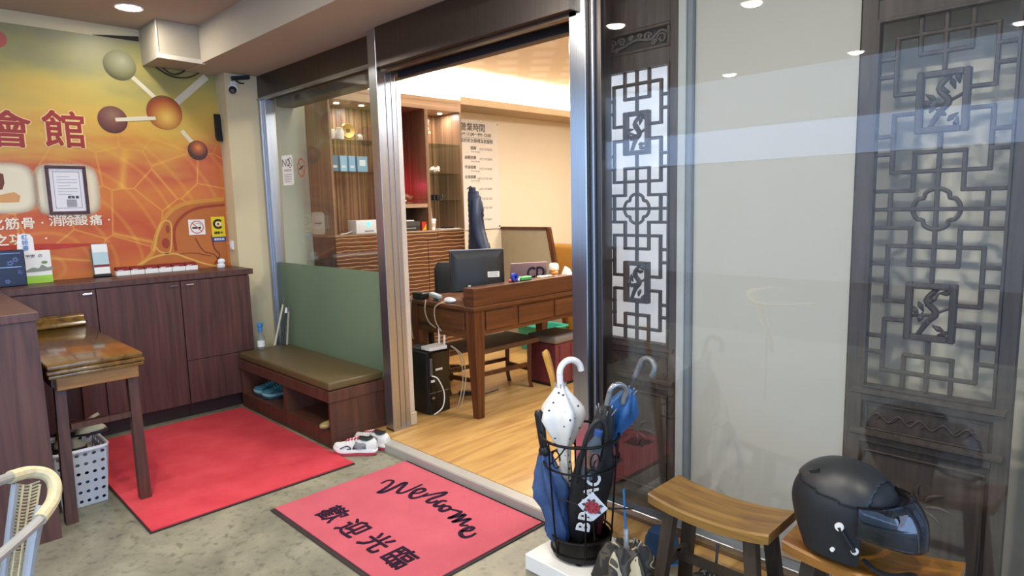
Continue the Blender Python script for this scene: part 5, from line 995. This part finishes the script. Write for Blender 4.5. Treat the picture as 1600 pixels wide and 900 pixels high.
for r, z in ((.03, .01), (.05, .06), (.042, .12), (.046, .18), (.062, .225), (.058, .26), (.045, .31), (.028, .36), (.014, .395)): R.append([(r*(1+.3*math.sin(5*a+z*14)+.08*rnd.uniform(-1, 1))*math.cos(a), r*.8*(1+.3*math.sin(5*a+z*14))*math.sin(a), z+.008*math.sin(5*a)) for a in [2*math.pi*k/40 for k in range(40)]])
b.loft(R); b.go('canopy', NB, t, smooth=60)
b = B(); b.tube([M_ @ Vector(p) for p in ((0, 0, .39), (0, 0, .43), (.003, 0, .50), (.004, 0, .545), (.004, 0, .562))], [.013, .017, .019, .019, .011], 14, smooth=4); b.go('grip', BLACKP, t); b = B(M_); b.lathe([(.02, .375), (.024, .385), (.024, .40), (.018, .41)], n=14); b.go('collar', BLACKP, t)
M_, L_ = axis((-1.60, 1.93, .10), (-1.475, 1.965, .69))
t = thing('umbrella', 'large black umbrella with white capital letters leaning to the right', 'umbrella', M_.translation, 'umbrellas in the iron stand')
BC = plain('black_canopy', '17171a', .6, var=.2, vs_=20)
pleat(M_, [(.012, .0), (.045, .06), (.07, .18), (.078, .3), (.07, .40), (.05, .47), (.045, .52), (.03, .61), (.012, .63)], 5, 4, .12, 'canopy', BC, t); tips(M_, .6, .032, 8, t)
b = B(); hk = hook(M_, L_+.02, .034, .011, .3, .045); b.tube(hk, .011, 12, smooth=2); b.go('crook_handle', plain('silver_handle', '9fa3a8', .2, .7), t)
# lettering wraps the front of the canopy along its length
dirv = (M_ @ Vector((0, 0, 1))-M_.translation).normalized(); fr_ = Vector((.66, -.75, 0)); fr_ = (fr_-dirv*fr_.dot(dirv)).normalized(); upv = fr_.cross(dirv)
for k, ch in enumerate('BREACK'[:5]+'H'):
    s_ = .14+.052*k; base = M_ @ Vector((0, 0, s_)); rad = .082+.008*math.sin(max(0, min(1, (s_-.1)/.3))*math.pi)
    if k > 4: break
    text(ch, .075, frame(base+fr_*rad, (dirv+fr_*.05).normalized(), upv), 'white_lettering', PAPER, t, .002, .001, 'CENTER')
M_, L_ = axis((-1.66, 1.965, .10), (-1.40, 2.095, .87))
t = thing('umbrella', 'blue umbrella with a mottled grey crook leaning furthest right', 'umbrella', M_.translation, 'umbrellas in the iron stand')
BLC = plain('bright_blue_canopy', '24588f', .45, var=.25, vs_=22)
pleat(M_, [(.006, .0), (.012, .2), (.016, .42), (.03, .52), (.056, .605), (.052, .635), (.026, .69), (.012, .71)], 5, 2, .22, 'canopy', BLC, t); tips(M_, .69, .022, 8, t); B(M_).tube([(0, 0, .68), (0, 0, .78)], .005, 8).go('shaft', SHF, t)
b = B(); b.tube(hook(M_, .76, .036, .011, -.9, .02), .0115, 12, smooth=2); b.go('crook_handle', plain('mottled_grey', '77797a', .4, .4, var=.4, vs_=60), t)
M_, L_ = axis((-1.57, 2.035, .10), (-1.545, 2.06, .60))
t = thing('umbrella', 'folded dark red umbrella at the back of the stand', 'umbrella', M_.translation, 'umbrellas in the iron stand'); pleat(M_, [(.01, .02), (.026, .2), (.034, .42), (.036, .54), (.03, .55)], 6, 5, .15, 'canopy', plain('burgundy_canopy', '5e1f2c', .6), t); B(M_).lathe([(.014, .55), (.016, .59), (.01, .6)], n=12).go('grip', BLACKP, t)
M_, L_ = axis((-1.50, 1.875, .44), (-1.445, 1.90, .68))
t = thing('drink_bottle', 'plastic bottle with a dark label tucked between the umbrellas', 'bottle', M_.translation)
B(M_).lathe([(.024, .0), (.028, .02), (.028, .135), (.014, .17), (.014, .18)], n=18).go('bottle', glass_mat('bottle_plastic', (.75, .85, .92), 1.5, ((.4, .5, .6), .35)), t); B(M_).lathe([(.0285, .05), (.0285, .12)], n=18, cap=False).go('label', plain('bottle_label', '8a6a60', .4, var=.5, vs_=40), t); B(M_).lathe([(.0165, .181), (.0165, .2), (.012, .203)], n=14).go('cap', plain('cap_blue', '2f4f8c', .4), t)
b = B(); b.tube([M_ @ Vector(p) for p in ((.036, 0, -.02), (.042, .01, .1), (.03, .02, .2), (0, .02, .235), (-.034, .01, .19), (-.042, 0, .08), (-.036, 0, -.03))], .008, 8, smooth=5); tag(b.go('black_strap', plain('strap_black', '1c1d20', .6)), 'black strap looping around the bottle in the stand', 'strap')
# ---- camouflage umbrella on the floor
def m_camo():
    m, nt, p = newmat('camouflage_cloth'); n = N(nt, 'ShaderNodeTexNoise'); n.inputs['Scale'].default_value = 10; n.inputs['Detail'].default_value = 1.0; n.inputs['Distortion'].default_value = 1.2; nt.links.new(coord(nt, (1, 1, .7)), n.inputs[0])
    r = ramp(nt, n.outputs[0], [(0, '2a2724'), (.42, '4b463c'), (.50, '302c28'), (.56, 'b3a98c'), (.62, '453f36')]); r.node.color_ramp.interpolation = 'CONSTANT'; nt.links.new(r, p.inputs['Base Color']); p.inputs['Roughness'].default_value = .7; return m
CAMO = m_camo()
M_, L_ = axis((-1.30, 1.86, .012), (-1.33, 1.895, .27))
t = thing('umbrella', 'camouflage umbrella with a blue shaft standing on the floor', 'umbrella', M_.translation)
pleat(M_, [(.03, 0), (.095, .04), (.105, .1), (.085, .17), (.06, .215), (.022, .20)], 6, 8, .28, 'canopy', CAMO, t); B(M_).tube([(0, 0, .2), (-.006, 0, .42)], .0045, 8).go('shaft', plain('blue_anodised', '3d86c8', .3, .6), t); B(M_).lathe([(.009, .19), (.011, .2), (.009, .25), (.012, .252), (.012, .27), (.008, .272)], n=12).go('runner', TIPS, t); tips(M_, .205, .045, 8, t)
M_, L_ = axis((-1.03, 1.995, .01), (-1.03, 2.02, .2)); t = thing('umbrella', 'second camouflage umbrella bundled under the empty stool', 'umbrella', M_.translation)
pleat(M_, [(.03, 0), (.08, .04), (.085, .09), (.06, .15), (.02, .16)], 6, 8, .28, 'canopy', CAMO, t); tips(M_, .15, .035, 8, t); B(M_).tube([(0, 0, .15), (0, 0, .27)], .005, 8).go('shaft', SHF, t)
b = B(); R = []; rnd = random.Random(9)
for r, z in ((.05, .002), (.085, .03), (.08, .09), (.06, .14), (.02, .155)): R.append([(-1.36+r*(1+.15*math.sin(4*a+z*30))*math.cos(a), 2.2+r*.8*(1+.15*math.sin(3*a+z*20))*math.sin(a), z) for a in [2*math.pi*k/24 for k in range(24)]])
b.loft(R); tag(b.go('cloth_bag', plain('deep_blue_cloth', '1c3f66', .7, var=.2)), 'crumpled deep blue bag on the floor behind the stand', 'bag')
# ================================================================== stools and helmet
SEAT = wood('worn_oak_seat', '6b4a20', '9c7638', (3, 30, 30), .4, .08); SLEG = wood('dark_stool_leg', '2f241c', '463829', (30, 30, 2), .5)
def stool(x0, x1, y0, y1, z, rot, label, seat):
    cx, cy = (x0+x1)/2, (y0+y1)/2; T = Matrix.Translation((cx, cy, 0)) @ Matrix.Rotation(rot, 4, 'Z'); t = thing('stool', label, 'stool', (cx, cy, 0), 'saddle stools along the window'); hx, hy = (x1-x0)/2, (y1-y0)/2
    R = []; n = 14
    for k in range(n+1):
        f = -1+2*k/n; dz = -.024*(1-f*f); e = .004 if k in (0, n) else 0
        R.append([(hx*f, -hy+e, z+dz-.006), (hx*f, -hy+.008, z+dz), (hx*f, hy-.008, z+dz), (hx*f, hy-e, z+dz-.006), (hx*f, hy-e, z+dz-.034), (hx*f, -hy+e, z+dz-.034)])
    B(T).loft(R).go('seat', seat, t, smooth=30)
    for sx in (-1, 1):
        for sy in (-1, 1):
            a = (sx*(hx-.075), sy*(hy-.045), z-.04); c = (sx*(hx-.03), sy*(hy-.015), .001); b = B(T); b.loft([[(p[0]+i*.021, p[1]+j*.018, p[2]) for i, j in ((-1, -1), (1, -1), (1, 1), (-1, 1))] for p in (a, c)]); b.go('leg', SLEG, t)
        b = B(T); b.bar((sx*(hx-.058), -hy+.03, .2), (sx*(hx-.058), hy-.03, .2), .025, .03); b.go('stretcher', SLEG, t)
    b = B(T); b.bar((-hx+.08, 0, z-.075), (hx-.08, 0, z-.075), .025, .035); b.go('rail', SLEG, t); b = B(T); b.bar((-hx+.06, 0, .2), (hx-.06, 0, .2), .022, .03); b.go('rail', SLEG, t)
    return t
stool(-1.232, -.79, 1.885, 2.112, .455, 0, 'empty wooden saddle stool beside the umbrella stand', SEAT)
stool(-.755, -.315, 1.90, 2.125, .45, .03, 'wooden saddle stool carrying the black helmet', wood('warm_oak_seat', '75491f', 'a8742f', (3, 30, 30), .4, .08))
# helmet
HC = Vector((-.60, 1.995, .577)); TH = Matrix.Translation(HC) @ Matrix.Rotation(-.12, 4, 'Z') @ Matrix.Rotation(.04, 4, 'Y')
t = thing('motorcycle_helmet', 'matt black open face helmet with tinted visor on the stool', 'helmet', (HC.x, HC.y, .43))
HB = plain('matt_black_shell', '1f2226', .5, var=.05); HB2 = plain('crown_black', '26292c', .42, var=.05)
ax_, ay_, az_ = .15, .12, .138
def sph(i, j, n, m_):
    """helmet form: a dome above, nearly upright sides below that draw in at the nape"""
    th = math.pi*j/m_; ph = 2*math.pi*i/n; c, s = math.cos(ph), math.sin(ph)
    if th <= math.pi/2: return math.sin(th)*c, math.sin(th)*s, math.cos(th)
    q = (th-math.pi/2)/(math.pi/2); r = 1-.10*q*q; return c*r*(1-(.34*q**1.6 if c < 0 else .0)*abs(c)), s*r, -q
def hsurf(k, keep, name, mat, thick, n=120, m_=60, kx=None):
    kx = kx or k
    bm = bmesh.new(); G = {}
    def P(i, j):
        i %= n
        if (i, j) not in G:
            x, y, z = sph(i, j, n, m_)
            zz = z*az_*k; fx = x*ax_*(k if x < 0 else kx); fy = y*ay_*k
            G[(i, j)] = bm.verts.new((fx-.01 if x < 0 else fx, fy, zz))
        return G[(i, j)]
    for j in range(1, m_-1):
        for i in range(n):
            x, y, z = sph(i+.5, j+.5, n, m_)
            if keep(x, abs(y), z):
                bm.faces.new([P(i, j), P(i, j+1), P(i+1, j+1), P(i+1, j)])
    if keep(0, 0, 1):
        c = bm.verts.new((0, 0, az_*k))
        for i in range(n): bm.faces.new([c, P(i, 1), P(i+1, 1)])
    bm.verts.index_update(); b = B(TH); b.add([v.co.copy() for v in bm.verts], [[v.index for v in f.verts] for f in bm.faces]); bm.free()
    o = b.go(name, mat, t, smooth=60); md = o.modifiers.new('thickness', 'SOLIDIFY'); md.thickness = thick; md.offset = -1; return o
hsurf(1.0, lambda x, y, z: z > -.95 and not (x > .62-.08*max(0, -z) and z < .40) , 'shell', HB, .012)
hsurf(1.035, lambda x, y, z: z > .40-.30*min(0, x+.2)*0-.12*x and x < .62, 'crown_plate', HB2, .008)
hsurf(.93, lambda x, y, z: z > -.93 and not (x > .56-.1*max(0, -z) and z < .34), 'liner', plain('helmet_liner', '101114', .9), .02)
VIS = glass_mat('tinted_visor', (.42, .47, .56), 1.8)
R = []
for k in range(29):
    ph = math.radians(-68+136*k/28); row = []
    zl, zh = -.34+.20*abs(math.sin(ph))**2, .60-.20*abs(math.sin(ph))**2
    for q in range(13):
        z = zl+(zh-zl)*q/12; rr = math.sqrt(1-z*z) if z > 0 else 1-.1*z*z
        row.append((math.cos(ph)*rr*ax_*(1.46-.10*z), math.sin(ph)*rr*ay_*1.09, z*az_*1.06))
    R.append(row)
b = B(TH); nn = 13; b.add([v for r_ in R for v in r_], [(k*nn+q, (k+1)*nn+q, (k+1)*nn+q+1, k*nn+q+1) for k in range(28) for q in range(12)])
o = b.go('visor', VIS, t, smooth=60); o.modifiers.new('thickness', 'SOLIDIFY').thickness = .002
for dx, dz, r in ((.035, -.012, .012), (.075, -.075, .010), (.02, -.09, .006)):
    q_ = -dz/az_; r_ = 1-.1*q_*q_; p = Vector((dx, -math.sqrt(max(0, r_*r_-(dx/ax_)**2))*ay_*1.03, dz)); b = B(TH @ frame(p, (1, 0, 0), (0, 0, 1))); disc(b, (0, 0), r, 18, -.004, .004); b.go('screw_cap', PORC, t)
b = B(TH); b.tube([(.035, -.119, -.012), (.055, -.113, -.045), (.075, -.104, -.075)], .008, 8); b.go('visor_arm', BLACKP, t)
b = B(TH); b.prism([(-.09, .10), (-.06, .115), (-.055, .105), (-.08, .098)], -.075, -.06, 'xz'); b.go('vent', BLACKP, t)
tl_ = TH.inverted() @ (HC+Vector((0, 0, -.15)))
b = B(); b.tube([HC+Vector(p) for p in ((.07, -.07, -.115), (.11, -.075, -.135), (.15, -.07, -.136), (.185, -.05, -.128), (.20, -.07, -.120), (.215, -.085, -.128))], [.008, .011, .013, .014, .012, .009], 8, flat=.5, smooth=4); b.go('chin_strap', plain('strap_web', '15161a', .8), t)
pv = Vector((.148, -.062, .03)); b = B(TH @ frame((.175, -.066, .045), Vector((.5, .85, 0)), (0, 0, 1))); b.prism([(-.014, -.02), (.0, -.02), (.014, .02), (0, .02)], 0, .002); b.prism([(0, -.02), (.012, -.02), (-.004, .02), (-.014, .02)], .002, .003); b.go('logo_sticker', plain('sticker_silver', '8e8a98', .3, .5), t)
# ================================================================== small things on worktop, bench and window
WZ = 1.0605
def stand_at(px, py, x): return at(px, py, 'x', x)
t = thing('gift_box', 'dark blue gift box with white blossom print on the worktop', 'box', (-5.16, .62, WZ)); DB = plain('box_navy', '0b1330', .3, var=.1)
B().box((-5.19, .515, WZ), (-5.13, .69, 1.292), .004).go('carton', DB, t)
b = B(frame((-5.1295, .60, 1.17), (0, 1, 0), (0, 0, 1))); b.box((-.085, .012, 0), (.07, .016, .0006)); b.box((-.085, .1, 0), (.07, .103, .0006)); b.go('silver_line', plain('foil', '9fb0cc', .3, .5), t)
rnd = random.Random(2); b = B(frame((-5.1293, .60, 1.17), (0, 1, 0), (0, 0, 1)))
for k in range(6):
    cx, cy = rnd.uniform(-.075, .07), rnd.choice((rnd.uniform(-.1, -.01), rnd.uniform(.03, .09))); r = rnd.uniform(.006, .014)
    for j in range(5): disc(b, (cx+r*math.cos(j*1.257), cy+r*math.sin(j*1.257)), r*.6, 8, .0002*j, .0004+.0002*j)
b.go('blossom_print', plain('print_pale_blue', '54689a', .5), t)
t = thing('card_box', 'white and green landscape card box with a paper tag on the worktop', 'box', (-5.26, .77, WZ))
B().box((-5.285, .70, WZ), (-5.235, .845, WZ+.215), .002).go('carton', PAPER, t); B().box((-5.2349, .70, WZ), (-5.2335, .845, WZ+.05)).go('green_band', plain('lime', '9fd045', .5), t)
b = B(frame((-5.2345, .772, WZ), (0, 1, 0), (0, 0, 1))); b.prism(sp2([(-.07, .085), (-.03, .105), (0, .098), (.02, .12), (.05, .1), (.072, .105), (.072, .08), (-.07, .075)], 3, True), 0, .0005); b.go('mountain_print', plain('ink_wash', '8d9488', .6), t)
b = B(frame((-5.2342, .772, WZ), (0, 1, 0), (0, 0, 1))); disc(b, (.035, .135), .018, 14, 0, .0005, .01); b.go('tree_print', plain('ink_green', '7f9a58', .6), t); text('平安  の', .026, frame((-5.2342, .755, WZ+.18), (0, 1, 0), (0, 0, 1)), 'lettering', GREYINK, t, .0003, .0003, 'CENTER')
b = B(frame((-5.228, .715, WZ+.19), (0, 1, 0), (0, 0, 1))); b.prism([(-.05, 0), (.045, 0), (.045, .11), (.03, .135), (-.005, .142), (-.035, .13), (-.04, .1)], 0, .001); tg = b.go('paper_tag', PAPER, t)
for k, ch in enumerate('紅綾書'): text(ch, .036, frame((-5.2265, .715, WZ+.305-.036*k), (0, 1, 0), (0, 0, 1)), 'handwriting', plain('blue_pen', '5c86c4', .6), tg, .0004, .0003, 'CENTER')
t = thing('leaflet_holder', 'upright leaflet holder with pale blue leaflets beside the card row', 'leaflet holder', (-5.3, 1.13, WZ))
T = frame((-5.295, 1.145, WZ), (0, 1, 0), (0, 0, 1)) @ Matrix.Rotation(-.12, 4, 'X')
B(T).box((-.055, .0, -.012), (.055, .02, .03), .004).go('base', BLACKP, t); B(T).box((-.052, .021, -.006), (.052, .21, .002), .001).go('back_plate', plain('smoked_acrylic', '5d6a6c', .2), t); B(T).box((-.046, .022, .003), (.05, .235, .012)).go('leaflets', plain('leaflet_blue', 'b9d3d8', .5, var=.04), t)
B(T).box((-.046, .022, .0125), (.05, .07, .014)).go('leaflet_label', PAPER, t); B(T).box((-.046, .0701, .0125), (.05, .088, .0138)).go('red_strip', plain('card_red', '7e2430', .5), t); B(T).box((-.046, .175, .0125), (.05, .23, .0138)).go('leaflet_title', PAPER, t)
ord_ = ['first', 'second', 'third', 'fourth', 'fifth', 'sixth']
for k in range(6):
    v0_ = at(173+22.6*k, 431-1.75*k, 'x', -5.26); y0_ = 1.225+.0935*k
    t = thing('card_stack', ord_[k]+' white business card box from the leaflet holder in the row', 'card box', (-5.28, y0_+.045, WZ), 'business card boxes along the worktop')
    B().box((-5.315, y0_, WZ), (-5.255, y0_+.089, WZ+.034), .002).go('box', PAPER, t); b = B(); b.loft([[(-5.315, y0_+.002, WZ+.0345), (-5.256, y0_+.002, WZ+.0345), (-5.256, y0_+.087, WZ+.0345), (-5.315, y0_+.087, WZ+.0345)], [(-5.315, y0_+.002, WZ+.06), (-5.262, y0_+.002, WZ+.045), (-5.262, y0_+.087, WZ+.045), (-5.315, y0_+.087, WZ+.06)]]); b.go('cards', MATS['card_red'], t)
    b = B(); b.box((-5.2565, y0_+.012, WZ+.037), (-5.2552, y0_+.045, WZ+.041)); b.go('card_print', PAPER, t)
t = thing('air_freshener', 'small white gadget at the right end of the worktop', 'gadget', (-5.28, 1.98, WZ)); c_ = at(352, 415, 'z', WZ); c_ = Vector((-5.29, 1.97, WZ))
B().lathe([(.03, 0), (.032, .02), (.02, .03)], c_, 18).go('foot', WHITEP, t); B().ell(c_+Vector((0, .005, .048)), (.022, .03, .022), 14, 8).go('head', WHITEP, t)
# bench end: bottle and leaning tools
t = thing('spray_bottle', 'small clear bottle with a blue cap on the bench corner', 'bottle', (-4.88, 2.06, .431)); c_ = Vector((-4.885, 2.075, .4305))
B().lathe([(.026, 0), (.028, .01), (.028, .10), (.014, .125), (.013, .135)], c_, 18).go('bottle', glass_mat('clear_plastic', (.86, .9, .9), 1.3, ((.7, .74, .72), .35)), t); B().lathe([(.0285, .02), (.0285, .07)], c_, 18, cap=False).go('label', PAPER, t); b = B(); b.lathe([(.016, .136), (.016, .175), (.022, .18), (.022, .2), (.012, .205)], c_, 16); b.go('cap', plain('cap_sky_blue', '3f86c9', .4), t)
ST = [(( -4.905, 2.19, .4305), (-4.955, 2.322, .80), .008, 'pale_stick', 'c9c2a6', 'pale wooden stick leaning left in the bench corner'), ((-4.885, 2.24, .4305), (-4.925, 2.322, .72), .009, 'black_folding_umbrella', '23262c', 'slim black rolled umbrella leaning in the bench corner'), ((-4.855, 2.27, .4305), (-4.885, 2.322, .74), .009, 'grey_rod', '9c9488', 'grey rod leaning right in the bench corner')]
for p_, q_, r, nm, col, lb in ST:
    t = thing('stick', lb, 'stick', p_, 'sticks in the bench corner'); p_, q_ = Vector(p_)+Vector((0, 0, r*.4)), Vector(q_); B().tube([p_, p_.lerp(q_, .85)], r, 8).go('rod', plain(nm, col, .5), t); B().tube([p_.lerp(q_, .855), q_], r*1.25, 8).go('end_grip', WHITEP if 'black' in nm else plain(nm+'_end', '5a564e', .5), t)
# stickers on the left window (outside face)
GX = 2.3705
v = at(450, 266, 'y', GX); t = thing('window_notice', 'white no smoking paper notice stuck on the left window', 'notice', (v.x, GX, v.z-.1)); T = frame((v.x, GX, v.z), (1, 0, 0), (0, 0, 1))
b = B(T); b.prism([(-.09, -.115), (.075, -.115), (.09, -.10), (.09, .095), (.072, .115), (-.09, .115)], .0008, .0014); b.go('sheet', PAPER, t)
text('NO', .085, T @ Matrix.Translation((-.02, .055, .0018)), 'heading', INK, t, .0, .0003, 'CENTER'); text('SMOKING', .028, T @ Matrix.Translation((0, -.002, .0018)), 'lettering', GREYINK, t, 0, .0003, 'CENTER')
b = B(T); P = [(.045+math.cos(a*math.pi/14)*.032, .055+math.sin(a*math.pi/14)*.036) for a in range(29)]; ribbon(b, P, .005, .0016, .0022); ribbon(b, [(.023, .08), (.067, .03)], .005, .0016, .0022); b.go('crossed_ring', INK, t)
b = B(T)
for k in range(5): b.box((-.065, -.035-.014*k, .0015), (.06-.02*(k == 4), -.031-.014*k, .0019))
b.go('small_print', GREYINK, t)
v = at(471, 262, 'y', GX); t = thing('prohibition_sticker', 'round red no smoking sticker on the left window', 'sticker', (v.x, GX, v.z-.07)); T = frame((v.x, GX, v.z), (1, 0, 0), (0, 0, 1))
b = B(T); P = [(math.cos(a*math.pi/18)*.058, math.sin(a*math.pi/18)*.066) for a in range(37)]; ribbon(b, P, .011, .0006, .0012); ribbon(b, [(-.042, .045), (.042, -.045)], .009, .0006, .0012); b.go('red_ring', plain('sticker_faded_red', 'b4553f', .5), t); b = B(T); ribbon(b, [(-.035, -.012), (.03, .012)], .012, .0013, .0017); b.go('cigarette', INK, t)
v = at(497, 349, 'y', GX); t = thing('clear_sticker', 'faint square translucent sticker low on the left window', 'sticker', (v.x, GX, v.z-.08)); T = frame((v.x, GX, v.z), (1, 0, 0), (0, 0, 1))
b = B(T); b.prism(sp2([(-.09, -.075), (0, -.082), (.09, -.075), (.098, 0), (.09, .075), (0, .082), (-.09, .075), (-.098, 0)], 4, True), .0006, .0010); b.go('film', glass_mat('milky_film', (.9, .9, .9), .8, ((.55, .5, .42), .35)), t); B(T).box((-.045, -.005, .0012), (.05, .005, .0016)).go('printed_line', GREYINK, t)
